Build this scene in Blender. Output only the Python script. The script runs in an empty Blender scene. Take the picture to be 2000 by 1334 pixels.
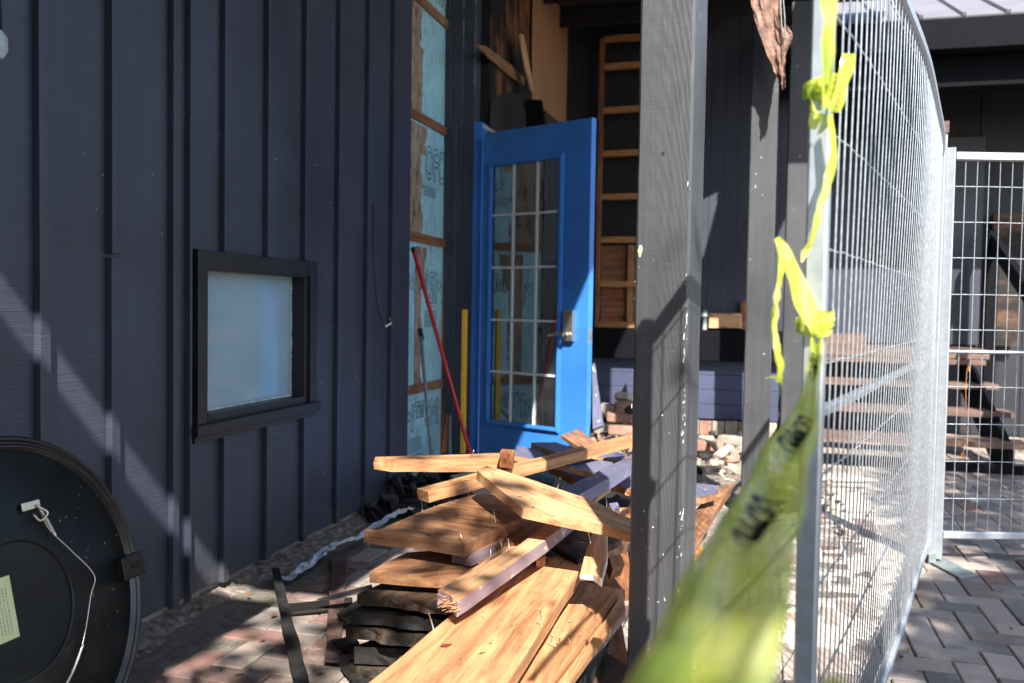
import bpy, bmesh, math, random
from mathutils import Vector, Matrix, noise
random.seed(7)
S = bpy.context.scene
COL = S.collection
# ------------------------------------------------------------------ camera
cd = bpy.data.cameras.new('camera'); cam = bpy.data.objects.new('camera', cd); COL.objects.link(cam)
cam.matrix_world = Matrix(((0.964729, -0.02565, 0.261992, 0), (0.262756, 0.033167, -0.964292, 0),
                           (0.016044, 0.999121, 0.038737, 1.1), (0, 0, 0, 1)))
cd.sensor_width = 36; cd.lens = 31.5; cd.clip_start = .02; cd.clip_end = 500
cd.dof.use_dof = True; cd.dof.focus_distance = 2.55; cd.dof.aperture_fstop = 3.5
S.camera = cam
# ------------------------------------------------------------------ light
SUN = Vector((.47, -1, 1.06)).normalized()          # towards the sun
w = bpy.data.worlds.new('World'); S.world = w; w.use_nodes = True
nt = w.node_tree; sky = nt.nodes.new('ShaderNodeTexSky'); sky.sky_type = 'NISHITA'; sky.sun_disc = False
sky.sun_elevation = math.asin(SUN.z); sky.sun_rotation = math.atan2(SUN.x, SUN.y)
nt.links.new(sky.outputs[0], nt.nodes['Background'].inputs[0]); nt.nodes['Background'].inputs[1].default_value = .14
sl = bpy.data.lights.new('sun', 'SUN'); sl.energy = 5.0; sl.angle = math.radians(.45); sl.color = (1, .95, .87)
so = bpy.data.objects.new('sun', sl); COL.objects.link(so); so.rotation_euler = SUN.to_track_quat('Z', 'Y').to_euler()
S.view_settings.view_transform = 'Standard'; S.view_settings.look = 'None'; S.view_settings.gamma = 1
S.view_settings.exposure = 1.6
S.render.engine = 'CYCLES'
S.cycles.max_bounces = 6; S.cycles.transparent_max_bounces = 12

# ------------------------------------------------------------------ materials
def nodes(name):
    m = bpy.data.materials.new(name); m.use_nodes = True
    n = m.node_tree.nodes; return m, n, m.node_tree.links, n['Principled BSDF']
def tex(n, l, kind, scale, vec, **kw):
    t = n.new('ShaderNodeTex' + kind)
    t.inputs['Scale'].default_value = scale
    for k, v in kw.items():
        if k in t.inputs: t.inputs[k].default_value = v
        else: setattr(t, k, v)
    l.new(vec, t.inputs['Vector']); return t
def mapping(n, l, scale=(1, 1, 1), rot=(0, 0, 0), coord='Object', loc=(0, 0, 0)):
    c = n.new('ShaderNodeTexCoord'); mp = n.new('ShaderNodeMapping')
    mp.inputs['Scale'].default_value = scale; mp.inputs['Rotation'].default_value = rot; mp.inputs['Location'].default_value = loc
    l.new(c.outputs[coord], mp.inputs[0]); return mp.outputs[0]
def ramp(n, l, fac, stops):
    r = n.new('ShaderNodeValToRGB'); e = r.color_ramp.elements
    while len(e) < len(stops): e.new(.5)
    for k, (p, c) in zip(e, stops):
        k.position = p; k.color = (*c, 1) if len(c) == 3 else c
    l.new(fac, r.inputs[0]); return r.outputs[0]
def mix(n, l, fac, a, b, mode='MIX'):
    x = n.new('ShaderNodeMix'); x.data_type = 'RGBA'; x.blend_type = mode
    if isinstance(fac, float): x.inputs[0].default_value = fac
    else: l.new(fac, x.inputs[0])
    for s_, v in ((6, a), (7, b)):
        if isinstance(v, tuple): x.inputs[s_].default_value = (*v, 1)
        else: l.new(v, x.inputs[s_])
    return x.outputs[2]
def bump(n, l, h, strength, dist, b, prev=None):
    x = n.new('ShaderNodeBump'); x.inputs['Strength'].default_value = strength; x.inputs['Distance'].default_value = dist
    l.new(h, x.inputs['Height'])
    if prev: l.new(prev, x.inputs['Normal'])
    l.new(x.outputs[0], b.inputs['Normal']); return x.outputs[0]
def K(v): return (v, v, v)

def simple(name, col, rough=.6, metal=0., var=.15, vs=30, bs=.0, bscale=80, spec=.5):
    m, n, l, b = nodes(name); v = mapping(n, l)
    t = tex(n, l, 'Noise', vs, v, Detail=5.)
    lo = tuple(c * (1 - var) for c in col); hi = tuple(min(1, c * (1 + var)) for c in col)
    l.new(ramp(n, l, t.outputs[0], [(.3, lo), (.7, hi)]), b.inputs['Base Color'])
    b.inputs['Roughness'].default_value = rough; b.inputs['Metallic'].default_value = metal
    b.inputs['Specular IOR Level'].default_value = spec
    if bs:
        t2 = tex(n, l, 'Noise', bscale, v, Detail=4.); bump(n, l, t2.outputs[0], bs, .004, b)
    return m

def wood(name, lo, hi, dark=.35, stain=(.10, .06, .035), stain_at=.62, rough=.65, seed=0., char=0.):
    """grain runs along local X"""
    m, n, l, b = nodes(name)
    v = mapping(n, l, (1.2, 16, 16), loc=(seed, seed * 2, seed * 3))
    v2 = mapping(n, l, (1, 2.2, 2.2), loc=(seed * 5, seed, 0))
    v3 = mapping(n, l, (3, 120, 120), loc=(seed, 0, seed))
    g = tex(n, l, 'Noise', 2.0, v, Detail=7., Roughness=.62, Distortion=.8)
    c = ramp(n, l, g.outputs[0], [(.26, tuple(q * .7 for q in lo)), (.36, lo), (.5, tuple((a + d) / 2 for a, d in zip(lo, hi))), (.68, hi)])
    f = tex(n, l, 'Noise', 3, v3, Detail=3.)
    c = mix(n, l, .45, c, ramp(n, l, f.outputs[0], [(.35, K(.45)), (.62, K(1.))]), 'MULTIPLY')
    s_ = tex(n, l, 'Noise', 3.2, v2, Detail=6., Roughness=.7)
    c = mix(n, l, ramp(n, l, s_.outputs[0], [(stain_at - .09, K(0)), (stain_at + .10, K(dark + .45))]), c, stain)
    kn = tex(n, l, 'Voronoi', 3.0, mapping(n, l, (1, 2.6, 2.6), loc=(seed * 3, seed, seed)))
    c = mix(n, l, ramp(n, l, kn.outputs['Distance'], [(.0, K(.75)), (.07, K(.45)), (.13, K(0))]), c, (.08, .032, .012))
    if char:
        s2 = tex(n, l, 'Noise', 1.6, v2, Detail=8., Roughness=.72)
        c = mix(n, l, ramp(n, l, s2.outputs[0], [(char - .08, K(0)), (char + .05, K(1))]), c, (.012, .010, .009))
    l.new(c, b.inputs['Base Color']); b.inputs['Roughness'].default_value = rough
    b.inputs['Specular IOR Level'].default_value = .3
    p = bump(n, l, f.outputs[0], .35, .002, b); bump(n, l, g.outputs[0], .25, .004, b, p)
    return m

def paint(name, col, rough=.5, streak=(6, 1.2, 60), bs=.5, chips=0., chipcol=(.6, .58, .52), spec=.5, cs=26, var=.25, rings=False):
    m, n, l, b = nodes(name); v = mapping(n, l, streak)
    t = tex(n, l, 'Noise', 3, v, Detail=6., Roughness=.6, Distortion=.2)
    v0 = mapping(n, l); t0 = tex(n, l, 'Noise', 1.3, v0, Detail=6., Roughness=.6)
    c = ramp(n, l, t0.outputs[0], [(.3, tuple(a * (1 - var) for a in col)), (.7, tuple(a * (1 + var) for a in col))])
    c = mix(n, l, .35, c, ramp(n, l, t.outputs[0], [(.35, K(.5)), (.65, K(1))]), 'MULTIPLY')
    if chips:
        k = tex(n, l, 'Noise', cs, v0, Detail=5., Roughness=.65)
        c = mix(n, l, ramp(n, l, k.outputs[0], [(chips, K(0)), (chips + .015, K(.9))]), c, chipcol)
    if name == 'navy_siding_paint':
        sp = n.new('ShaderNodeSeparateXYZ'); gc = n.new('ShaderNodeNewGeometry'); l.new(gc.outputs['Position'], sp.inputs[0])
        sn = tex(n, l, 'Noise', 12, v0, Detail=7., Roughness=.75); ad = n.new('ShaderNodeMath'); ad.operation = 'MULTIPLY_ADD'
        l.new(sp.outputs[2], ad.inputs[0]); ad.inputs[1].default_value = -1.1; l.new(sn.outputs[0], ad.inputs[2])
        c = mix(n, l, ramp(n, l, ad.outputs[0], [(.30, K(0)), (.55, K(.45))]), c, (.12, .105, .09))
        vt = tex(n, l, 'Noise', 2.2, mapping(n, l, (1, 5, .35)), Detail=5., Roughness=.6)
        c = mix(n, l, .5, c, ramp(n, l, vt.outputs[0], [(.35, K(.72)), (.65, K(1.))]), 'MULTIPLY')
    l.new(c, b.inputs['Base Color'])
    rt = ramp(n, l, t0.outputs[0], [(.3, K(rough * .8)), (.7, K(min(1, rough * 1.2)))])
    l.new(rt, b.inputs['Roughness']); b.inputs['Specular IOR Level'].default_value = spec
    p = bump(n, l, t.outputs[0], bs, .003, b)
    if rings:
        # cathedral grain: rings of a log cut at a slant
        vr = mapping(n, l, (1, 1, .085), rot=(.0, .0, 0), loc=(.035, .045, .02))
        wv = n.new('ShaderNodeTexWave'); wv.wave_type = 'RINGS'; wv.rings_direction = 'SPHERICAL'
        wv.inputs['Scale'].default_value = 60; wv.inputs['Distortion'].default_value = 4.; wv.inputs['Detail'].default_value = 3
        wv.inputs['Detail Scale'].default_value = 1.2
        l.new(vr, wv.inputs['Vector']); p = bump(n, l, wv.outputs[0], .35, .0012, b, p)
        cr = tex(n, l, 'Noise', 9, mapping(n, l, (1, 1, 16)), Detail=2.); p = bump(n, l, cr.outputs[0], .12, .004, b, p)
    return m

M = {}
M['navy'] = paint('navy_siding_paint', (.044, .050, .074), .40, (8, 1.1, 70), .55, chips=.80)
M['navy_trim'] = paint('dark_trim_paint', (.013, .014, .020), .5, (8, 8, 3), .2)
M['frame_paint'] = paint('window_trim_paint', (.014, .014, .016), .42, (8, 2, 40), .3, chips=.76)
M['blackpaint'] = paint('weathered_black_post_paint', (.060, .062, .067), .42, (26, 26, .8), .3, chips=.715, cs=30, rings=True)
M['blackpaint2'] = paint('worn_black_post_paint', (.055, .056, .061), .44, (16, 16, 1), .3, chips=.69, cs=22)
M['chip'] = simple('bare_white_primer', (.55, .52, .46), .8)
M['char'] = simple('charred_wood', (.010, .009, .009), .75, var=.5, bs=.8, bscale=40)
M['dark_wall'] = paint('black_lap_siding_paint', (.012, .014, .020), .55, (3, 3, 40), .3)
M['lap'] = paint('blue_lap_siding_paint', (.045, .055, .105), .55, (2, 2, 40), .3)
M['wood1'] = wood('fresh_cedar', (.31, .125, .050), (.60, .325, .155), seed=1.3)
M['wood2'] = wood('pale_pine', (.40, .185, .080), (.72, .44, .235), seed=4.1, stain_at=.66)
M['wood3'] = wood('weathered_pine', (.17, .07, .035), (.44, .225, .11), seed=7.7, stain_at=.55)
M['wood_red'] = wood('red_brown_timber', (.13, .042, .018), (.36, .15, .065), seed=2.9, stain_at=.55)
M['wood_grey'] = wood('sooty_timber', (.05, .036, .026), (.17, .125, .085), seed=9.2, stain_at=.5, char=.5)
M['wood_char'] = wood('half_burnt_timber', (.05, .026, .016), (.17, .09, .055), seed=3.3, char=.50)
M['wood_int'] = wood('framing_lumber', (.30, .13, .045), (.50, .25, .10), seed=5.5, stain_at=.6)
M['plywood'] = wood('plywood_sheet', (.30, .15, .075), (.42, .225, .12), seed=6.1, stain_at=.66, dark=0.)
M['burnt'] = wood('burnt_sheathing', (.10, .035, .014), (.30, .12, .05), seed=8.4, char=.47)
M['lav'] = paint('lavender_navy_paint', (.125, .128, .195), .5, (2, 40, 40), .4, chips=.63, chipcol=(.6, .5, .42), cs=30)
M['mauve'] = paint('mauve_brown_paint', (.27, .20, .22), .55, (2, 40, 40), .4, chips=.60, chipcol=(.6, .46, .34), cs=30)
M['blue'] = paint('blue_door_paint', (.042, .20, .62), .36, (1, 1, 1), .08, var=.22, chips=.70, chipcol=(.10, .16, .30), cs=14)
M['grille'] = simple('white_door_grille', (.55, .6, .62), .4, var=.05)
M['galv'] = simple('galvanised_steel', (.50, .54, .58), .36, .7, var=.10, vs=40, bs=.05)
M['dull'] = simple('dull_galvanised_tube', (.27, .30, .33), .45, .6, var=.4, vs=70, bs=.3)
M['wire'] = simple('galvanised_wire', (.47, .50, .54), .36, .7, var=.25, vs=90)
M['steel'] = simple('worn_steel', (.20, .24, .24), .5, .4, var=.3)
M['nail'] = simple('shiny_nail', (.6, .58, .54), .35, .7)
M['satin'] = simple('satin_nickel', (.55, .50, .42), .3, .9, var=.05)
M['red'] = simple('red_enamel', (.42, .012, .018), .4, var=.1)
M['yellow'] = simple('yellow_plastic', (.70, .42, .03), .5, var=.2)
M['grey'] = simple('grey_pole_paint', (.14, .17, .19), .45)
M['rubber'] = simple('black_rubber', (.012, .012, .012), .6)
M['disc'] = simple('black_hardboard', (.008, .0095, .009), .42, spec=.3, var=.4, vs=6, bs=.15, bscale=200)
M['disc_rim'] = simple('black_gloss_rim', (.010, .010, .010), .28, var=.3, vs=14)
M['label'] = simple('pale_yellow_paper', (.55, .58, .30), .8, var=.04)
M['ink'] = simple('dark_print', (.03, .035, .04), .8)
M['ink2'] = simple('grey_print', (.12, .15, .16), .8)
M['brick'] = simple('red_clay_brick', (.27, .15, .11), .9, var=.35, vs=14, bs=.6, bscale=60)
M['conc'] = simple('broken_concrete', (.30, .26, .215), .95, var=.3, vs=12, bs=.7, bscale=50)
M['step'] = wood('weathered_stair_tread', (.11, .065, .05), (.21, .14, .11), seed=3.9)
M['rail'] = paint('grey_rail_paint', (.10, .11, .13), .5)
M['fascia'] = simple('black_fascia', (.0035, .004, .006), .8, var=.2, spec=.12)
M['roofmetal'] = simple('pale_metal_roof', (.17, .155, .16), .45, .1, var=.1, vs=4)
M['leaf'] = simple('autumn_leaf', (.35, .13, .03), .7, var=.5)
M['redleaf'] = simple('dark_red_leaf', (.16, .018, .012), .6, var=.3)
M['green'] = simple('small_green_leaves', (.05, .10, .02), .6, var=.4)
M['bark'] = simple('tree_bark', (.10, .075, .05), .9, var=.4, bs=.8)
M['scrap'] = simple('rusty_scorched_sheet', (.17, .095, .068), .7, .1, var=.6, vs=16, bs=.9, bscale=24)
M['strap'] = simple('rusty_strap', (.10, .06, .05), .6, .2, var=.6, vs=18, bs=.5)
M['glass_lamp'] = simple('pale_lamp_glass', (.35, .4, .42), .15)
M['orange'] = simple('orange_seed_string', (.55, .22, .06), .7)

def mat_glass():
    m, n, l, b = nodes('door_glass'); o = n['Material Output']
    tr = n.new('ShaderNodeBsdfTransparent'); tr.inputs[0].default_value = (.80, .86, .86, 1)
    gl = n.new('ShaderNodeBsdfGlossy'); gl.inputs['Roughness'].default_value = .02
    gl.inputs[0].default_value = (.95, 1, 1, 1)
    fr = n.new('ShaderNodeFresnel'); fr.inputs[0].default_value = 3.2
    ms = n.new('ShaderNodeMixShader'); l.new(fr.outputs[0], ms.inputs[0]); l.new(tr.outputs[0], ms.inputs[1]); l.new(gl.outputs[0], ms.inputs[2])
    # thin film of dust
    df = n.new('ShaderNodeBsdfDiffuse'); df.inputs[0].default_value = (.42, .45, .42, 1)
    t = tex(n, l, 'Noise', 5, mapping(n, l), Detail=5.)
    ms2 = n.new('ShaderNodeMixShader'); l.new(ramp(n, l, t.outputs[0], [(.3, K(.015)), (.7, K(.07))]), ms2.inputs[0])
    l.new(ms.outputs[0], ms2.inputs[1]); l.new(df.outputs[0], ms2.inputs[2]); l.new(ms2.outputs[0], o.inputs[0]); return m
M['glass'] = mat_glass()
def mat_pane():
    m, n, l, b = nodes('sky_tinted_window_pane'); v = mapping(n, l)
    t = tex(n, l, 'Noise', 2.2, v, Detail=4.)
    l.new(ramp(n, l, t.outputs[0], [(.3, (.22, .32, .37)), (.7, (.27, .38, .43))]), b.inputs['Base Color'])  # pale blue base stands in for sky reflected in the glass
    b.inputs['Roughness'].default_value = .09; b.inputs['IOR'].default_value = 1.6
    return m
M['pane'] = mat_pane()
def mat_foam():
    m, n, l, b = nodes('blue_foam_board'); v = mapping(n, l)
    t = tex(n, l, 'Noise', 7, v, Detail=8., Roughness=.7)
    c = ramp(n, l, t.outputs[0], [(.3, (.24, .50, .60)), (.6, (.33, .60, .68))])
    t2 = tex(n, l, 'Noise', 38, v, Detail=4.)
    c = mix(n, l, ramp(n, l, t2.outputs[0], [(.66, K(0)), (.72, K(.8))]), c, (.10, .07, .045))
    # smoke streaks run down the sheet
    t3 = tex(n, l, 'Noise', 5, mapping(n, l, (1, 6, .8)), Detail=6., Roughness=.7)
    c = mix(n, l, ramp(n, l, t3.outputs[0], [(.53, K(0)), (.70, K(.8))]), c, (.24, .17, .11))
    t4 = tex(n, l, 'Noise', 3.2, mapping(n, l, (1, 2.5, 1)), Detail=9., Roughness=.8)
    c = mix(n, l, ramp(n, l, t4.outputs[0], [(.57, K(0)), (.68, K(.85))]), c, (.035, .026, .02))
    l.new(c, b.inputs['Base Color']); b.inputs['Roughness'].default_value = .6; return m
M['foam'] = mat_foam()
def mat_tornpaper():
    m, n, l, b = nodes('torn_sooty_facing'); v = mapping(n, l)
    t = tex(n, l, 'Noise', 9, mapping(n, l, (1, 3, 1)), Detail=9., Roughness=.75)
    l.new(ramp(n, l, t.outputs[0], [(.34, (.05, .03, .02)), (.47, (.24, .17, .12)), (.66, (.42, .33, .25))]), b.inputs['Base Color'])
    b.inputs['Roughness'].default_value = .9; bump(n, l, t.outputs[0], .5, .01, b); return m
M['torn'] = mat_tornpaper()
def mat_tape():
    m, n, l, b = nodes('yellow_barrier_tape'); o = n['Material Output']
    v = mapping(n, l, (9, 1., 3)); t = tex(n, l, 'Noise', 6, v, Detail=4.)
    c = ramp(n, l, t.outputs[0], [(.3, (.42, .57, .08)), (.5, (.62, .68, .09)), (.7, (.74, .78, .32))])
    l.new(c, b.inputs['Base Color']); b.inputs['Roughness'].default_value = .2
    tl = n.new('ShaderNodeBsdfTranslucent'); l.new(c, tl.inputs[0])
    ms = n.new('ShaderNodeMixShader'); ms.inputs[0].default_value = .5
    l.new(b.outputs[0], ms.inputs[1]); l.new(tl.outputs[0], ms.inputs[2])
    tp = n.new('ShaderNodeBsdfTransparent'); tp.inputs[0].default_value = (.85, .95, .65, 1)
    m2 = n.new('ShaderNodeMixShader'); m2.inputs[0].default_value = .09
    l.new(ms.outputs[0], m2.inputs[1]); l.new(tp.outputs[0], m2.inputs[2])
    l.new(m2.outputs[0], o.inputs[0]); bump(n, l, t.outputs[0], .5, .01, b); return m
M['tape'] = mat_tape()
M['tape_ink'] = simple('tape_print', (.01, .022, .012), .4)
def mat_paver():
    m, n, l, b = nodes('clay_and_concrete_pavers')
    a = n.new('ShaderNodeVertexColor'); a.layer_name = 'tint'
    v = mapping(n, l); t = tex(n, l, 'Noise', 90, v, Detail=6., Roughness=.7)
    c = mix(n, l, .5, a.outputs[0], ramp(n, l, t.outputs[0], [(.3, K(.75)), (.7, K(1.))]), 'MULTIPLY')
    d = tex(n, l, 'Noise', 1.7, v, Detail=9., Roughness=.72)
    c = mix(n, l, ramp(n, l, d.outputs[0], [(.48, K(0)), (.66, K(.65))]), c, (.44, .38, .32))
    d2 = tex(n, l, 'Noise', 26, v, Detail=6., Roughness=.72)
    c = mix(n, l, ramp(n, l, d2.outputs[0], [(.60, K(0)), (.72, K(.7))]), c, (.14, .12, .10))
    l.new(c, b.inputs['Base Color']); b.inputs['Roughness'].default_value = .9
    bump(n, l, t.outputs[0], .5, .003, b); return m
M['paver'] = mat_paver()
def mat_ground():
    m, n, l, b = nodes('dirt_between_pavers'); v = mapping(n, l); t = tex(n, l, 'Noise', 25, v, Detail=8., Roughness=.75)
    l.new(ramp(n, l, t.outputs[0], [(.3, (.06, .05, .038)), (.7, (.19, .165, .13))]), b.inputs['Base Color'])
    b.inputs['Roughness'].default_value = 1; bump(n, l, t.outputs[0], .8, .01, b); return m
M['ground'] = mat_ground()
M['dirt'] = simple('pale_gritty_dirt', (.15, .125, .10), 1, var=.6, vs=40, bs=.9, bscale=90)
M['sand'] = simple('sunlit_pale_sand', (.58, .52, .45), 1, var=.2, vs=30, bs=.6, bscale=120)
M['flash'] = simple('crumpled_aluminium_flashing', (.45, .47, .50), .4, .5, var=.3, bs=.5)

# ------------------------------------------------------------------ builders
def world(o):
    return world(o.parent) @ o.matrix_basis if o.parent else o.matrix_basis.copy()
def mesh_obj(name, bm, mats, parent=None, mw=None, smooth=False):
    me = bpy.data.meshes.new(name); bm.normal_update(); bm.to_mesh(me); bm.free()
    for m in (mats if isinstance(mats, (list, tuple)) else [mats]): me.materials.append(M[m] if isinstance(m, str) else m)
    o = bpy.data.objects.new(name, me); COL.objects.link(o)
    if smooth:
        for p in me.polygons: p.use_smooth = True
    if parent: o.parent = parent; o.matrix_basis = world(parent).inverted() @ (mw or Matrix.Identity(4))
    elif mw is not None: o.matrix_basis = mw
    return o
def empty(name, loc=(0, 0, 0)):
    o = bpy.data.objects.new(name, None); COL.objects.link(o); o.location = loc; o.empty_display_size = .1; return o
def tag(o, label=None, cat=None, group=None, kind=None):
    for k, v in (('label', label), ('category', cat), ('group', group), ('kind', kind)):
        if v: o[k] = v
    return o
def box(bm, a, b, bev=0., mi=0):
    lo = Vector([min(p, q) for p, q in zip(a, b)]); hi = Vector([max(p, q) for p, q in zip(a, b)])
    r = bmesh.ops.create_cube(bm, size=1, matrix=Matrix.Translation((lo + hi) / 2) @ Matrix.Diagonal((*(hi - lo), 1)))
    fs = list({f for v in r['verts'] for f in v.link_faces})
    for f in fs: f.material_index = mi
    if bev:
        e = list({e for v in r['verts'] for e in v.link_edges})
        rr = bmesh.ops.bevel(bm, geom=e, offset=bev, segments=2, affect='EDGES', profile=.6)
        for f in rr['faces']: f.material_index = mi
    return bm
def BM(): return bmesh.new()
def boxo(name, a, b, m, parent=None, bev=.002): 
    bm = BM(); box(bm, a, b, bev); return mesh_obj(name, bm, m, parent)
def tube(bm, pts, r, seg=8, mi=0, caps=True):
    pts = [Vector(p) for p in pts]; rings = []
    for i, p in enumerate(pts):
        d = (pts[min(i + 1, len(pts) - 1)] - pts[max(i - 1, 0)]).normalized()
        up = Vector((0, 0, 1)) if abs(d.z) < .9 else Vector((1, 0, 0))
        a = d.cross(up).normalized(); c = a.cross(d)
        rr = r[i] if isinstance(r, (list, tuple)) else r
        rings.append([bm.verts.new(p + (a * math.cos(t) + c * math.sin(t)) * rr) for t in [2 * math.pi * (k + .5) / seg for k in range(seg)]])
    for a, b in zip(rings, rings[1:]):
        for k in range(seg):
            f = bm.faces.new((a[k], a[(k + 1) % seg], b[(k + 1) % seg], b[k])); f.material_index = mi; f.smooth = seg > 4
    if caps:
        bm.faces.new(rings[0]); bm.faces.new(rings[-1][::-1])
    return bm
def tubeo(name, pts, r, m, parent=None, seg=10):
    return mesh_obj(name, tube(BM(), pts, r, seg), m, parent)
def spline(pts, n=8):
    pts = [Vector(p) for p in pts]; out = []
    P = [pts[0] * 2 - pts[1]] + pts + [pts[-1] * 2 - pts[-2]]
    for i in range(1, len(P) - 2):
        for k in range(n):
            t = k / n; a, b, c, d = P[i - 1:i + 3]
            out.append(.5 * ((2 * b) + (c - a) * t + (2 * a - 5 * b + 4 * c - d) * t * t + (3 * b - a - 3 * c + d) * t ** 3))
    out.append(pts[-1]); return out

def slab(name, top, thick, mats, label=None, jag=0., group=None, cat='board', wob=.0015, sub=.03, parent=None, bev=.0018, sidemat=None, down=None, axis=None):
    """top: outline of the upper face (world); local X runs along its longest side; extruded by thick along -normal"""
    pts = [Vector(p) for p in top]; n = Vector((0, 0, 0)); k = len(pts)
    for i in range(k): n += pts[i].cross(pts[(i + 1) % k])
    n.normalize()
    if n.z < 0 and down is None: n = -n; pts = pts[::-1]
    c = sum(pts, Vector()) / k
    if axis is None:
        e = max(((pts[(i + 1) % k] - pts[i]) for i in range(k)), key=lambda q: q.length)
    else: e = Vector(axis)
    x = (e - n * e.dot(n)).normalized(); y = n.cross(x)
    mw = Matrix(((x.x, y.x, n.x, c.x), (x.y, y.y, n.y, c.y), (x.z, y.z, n.z, c.z), (0, 0, 0, 1)))
    L = [(Vector(((p - c).dot(x), (p - c).dot(y), 0))) for p in pts]
    bm = BM(); tv = []
    # subdivide outline so that edges can be worn
    out = []
    for i in range(k):
        a, b = L[i], L[(i + 1) % k]; m_ = max(1, int((b - a).length / sub))
        for j in range(m_): out.append((a.lerp(b, j / m_), (b - a), j > 0))
    sd = random.random() * 50; xs = [p.x for p in L]; x0, x1 = min(xs), max(xs)
    for p, d, mid in out:
        q = p.copy(); w_ = noise.noise_vector(Vector((p.x * 6 + sd, p.y * 6, sd)))
        q += Vector((w_.x, w_.y, w_.z)) * wob * 2
        if jag and abs(d.normalized().x) < .75:          # broken end grain
            q.x += random.uniform(-jag, jag)
        tv.append(q)
    up = [bm.verts.new(q) for q in tv]
    dn = []
    for q, (p, d, mid) in zip(tv, out):
        r = q - Vector((0, 0, thick))
        if jag and abs(d.normalized().x) < .75: r.x += random.uniform(-jag, jag)
        dn.append(bm.verts.new(r + noise.noise_vector(q * 9 + Vector((sd, 3, 1))) * wob))
    f = bm.faces.new(up); f2 = bm.faces.new(dn[::-1])
    m_ = len(up); rows = [up]
    if thick > .02:
        mid = [bm.verts.new((a.co + b.co) / 2 + (Vector((random.uniform(-jag, jag), 0, 0)) if jag and abs(o_[1].normalized().x) < .75 else Vector()) * 1.3) for a, b, o_ in zip(up, dn, out)]
        rows.append(mid)
    rows.append(dn)
    for A, B in zip(rows, rows[1:]):
        for i in range(m_):
            g = bm.faces.new((A[i], B[i], B[(i + 1) % m_], A[(i + 1) % m_])); g.material_index = 1 if sidemat else 0
    bmesh.ops.recalc_face_normals(bm, faces=bm.faces)
    if bev and not jag:
        ed = [e for e in f.edges]; r = bmesh.ops.bevel(bm, geom=ed, offset=bev, segments=1, affect='EDGES')
    bmesh.ops.triangulate(bm, faces=[g for g in bm.faces if len(g.verts) > 4])
    o = mesh_obj(name, bm, [mats] + ([sidemat] if sidemat else []), parent, mw)
    if label: tag(o, label, cat, group)
    return o
def nail(parent, a, b, r=.0017):
    a = Vector(a); b = Vector(b); bm = BM(); d = (b - a)
    tube(bm, [a, a.lerp(b, .5) + Vector((.001, 0, 0)), b], [r, r, r * .7], 6)
    return mesh_obj('nail', bm, 'nail', parent, Matrix.Identity(4))
def qd(*p): return list(p)
# ================================================================== SETTING
g = BM(); bmesh.ops.create_grid(g, x_segments=2, y_segments=2, size=60); 
for v in g.verts: v.co.z = -.008
tag(mesh_obj('ground', g, 'ground'), kind='structure')
# herringbone pavers, every one a bevelled block of its own colour
bm = BM(); lay = bm.loops.layers.color.new('tint'); U = .1045; ang = math.radians(0)
def paver(x0, y0, x1, y1):
    gap = .0028; cx, cy = (x0 + x1) / 2, (y0 + y1) / 2
    if not (-1.90 < cx < 4.4 and .5 < cy < 8.9): return
    if cx < -.9 and cy < .9: return
    x0 += gap; y0 += gap; x1 -= gap; y1 -= gap; b = .004
    # lichen and dust grey, red ones mostly by the house
    redp = .26 if cx < -.35 and cy < 4 else .03
    t = random.random(); v = random.uniform(.8, 1.15)
    c = (.46 * v, .35 * v, .32 * v) if random.random() < redp else ((.54 * v, .485 * v, .45 * v) if t < .6 else (.47 * v, .44 * v, .42 * v))
    dz = random.uniform(-.0025, .0025) - (.012 if cx < -1.65 else 0); tx = random.uniform(-.0015, .0015); ty = random.uniform(-.0015, .0015)
    def V(x, y, z): return bm.verts.new((x + random.uniform(-.001, .001), y + random.uniform(-.001, .001), z))
    lo = [V(x0, y0, -.03), V(x1, y0, -.03), V(x1, y1, -.03), V(x0, y1, -.03)]
    md = [V(x0, y0, dz - b - tx), V(x1, y0, dz - b + tx), V(x1, y1, dz - b + ty), V(x0, y1, dz - b - ty)]
    hi = [V(x0 + b, y0 + b, dz - tx), V(x1 - b, y0 + b, dz + tx), V(x1 - b, y1 - b, dz + ty), V(x0 + b, y1 - b, dz - ty)]
    fs = [bm.faces.new(hi)]
    for A, B in ((lo, md), (md, hi)):
        for i in range(4): fs.append(bm.faces.new((A[i], A[(i + 1) % 4], B[(i + 1) % 4], B[i])))
    for f in fs:
        for l_ in f.loops: l_[lay] = (*c, 1)
for i in range(-90, 110):
    for j in range(-40, 40):
        ox = (i + 4 * j) * U; oy = i * U + .05
        if -2.3 < ox < 4.8 and .2 < oy < 9.2:
            paver(ox, oy, ox + 2 * U, oy + U)
            paver(ox + 2 * U, oy - U, ox + 3 * U, oy + U)
tag(mesh_obj('paving', bm, 'paver'), kind='structure')
# gritty dirt strip along the foot of the wall
bm = BM(); vs = []
for i in range(450):
    y = .9 + i * .01; row = []
    for j in range(25):
        t = j / 24; wdt = .17 + .08 * noise.noise(Vector((y * 2.3, 0, 1))) + .04 * noise.noise(Vector((y * 11, 0, 1)))
        wdt *= .56; x = -1.96 + t * (wdt * 1.2 + .02 * noise.noise(Vector((y * 40, 0, 2))))
        z = .022 * (1 - t) + .015 * noise.noise(Vector((x * 18, y * 18, 0))) + .006 * noise.noise(Vector((x * 70, y * 70, 0))) - .014 * t ** 3 - (.02 if j == 24 else 0)
        row.append(bm.verts.new((x, y, z)))
    vs.append(row)
for a, b in zip(vs, vs[1:]):
    for j in range(24): bm.faces.new((a[j], a[j + 1], b[j + 1], b[j]))
tag(mesh_obj('soil', bm, 'dirt', smooth=True), 'gritty pale soil along the foot of the navy wall', 'soil', kind='stuff')

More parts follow.
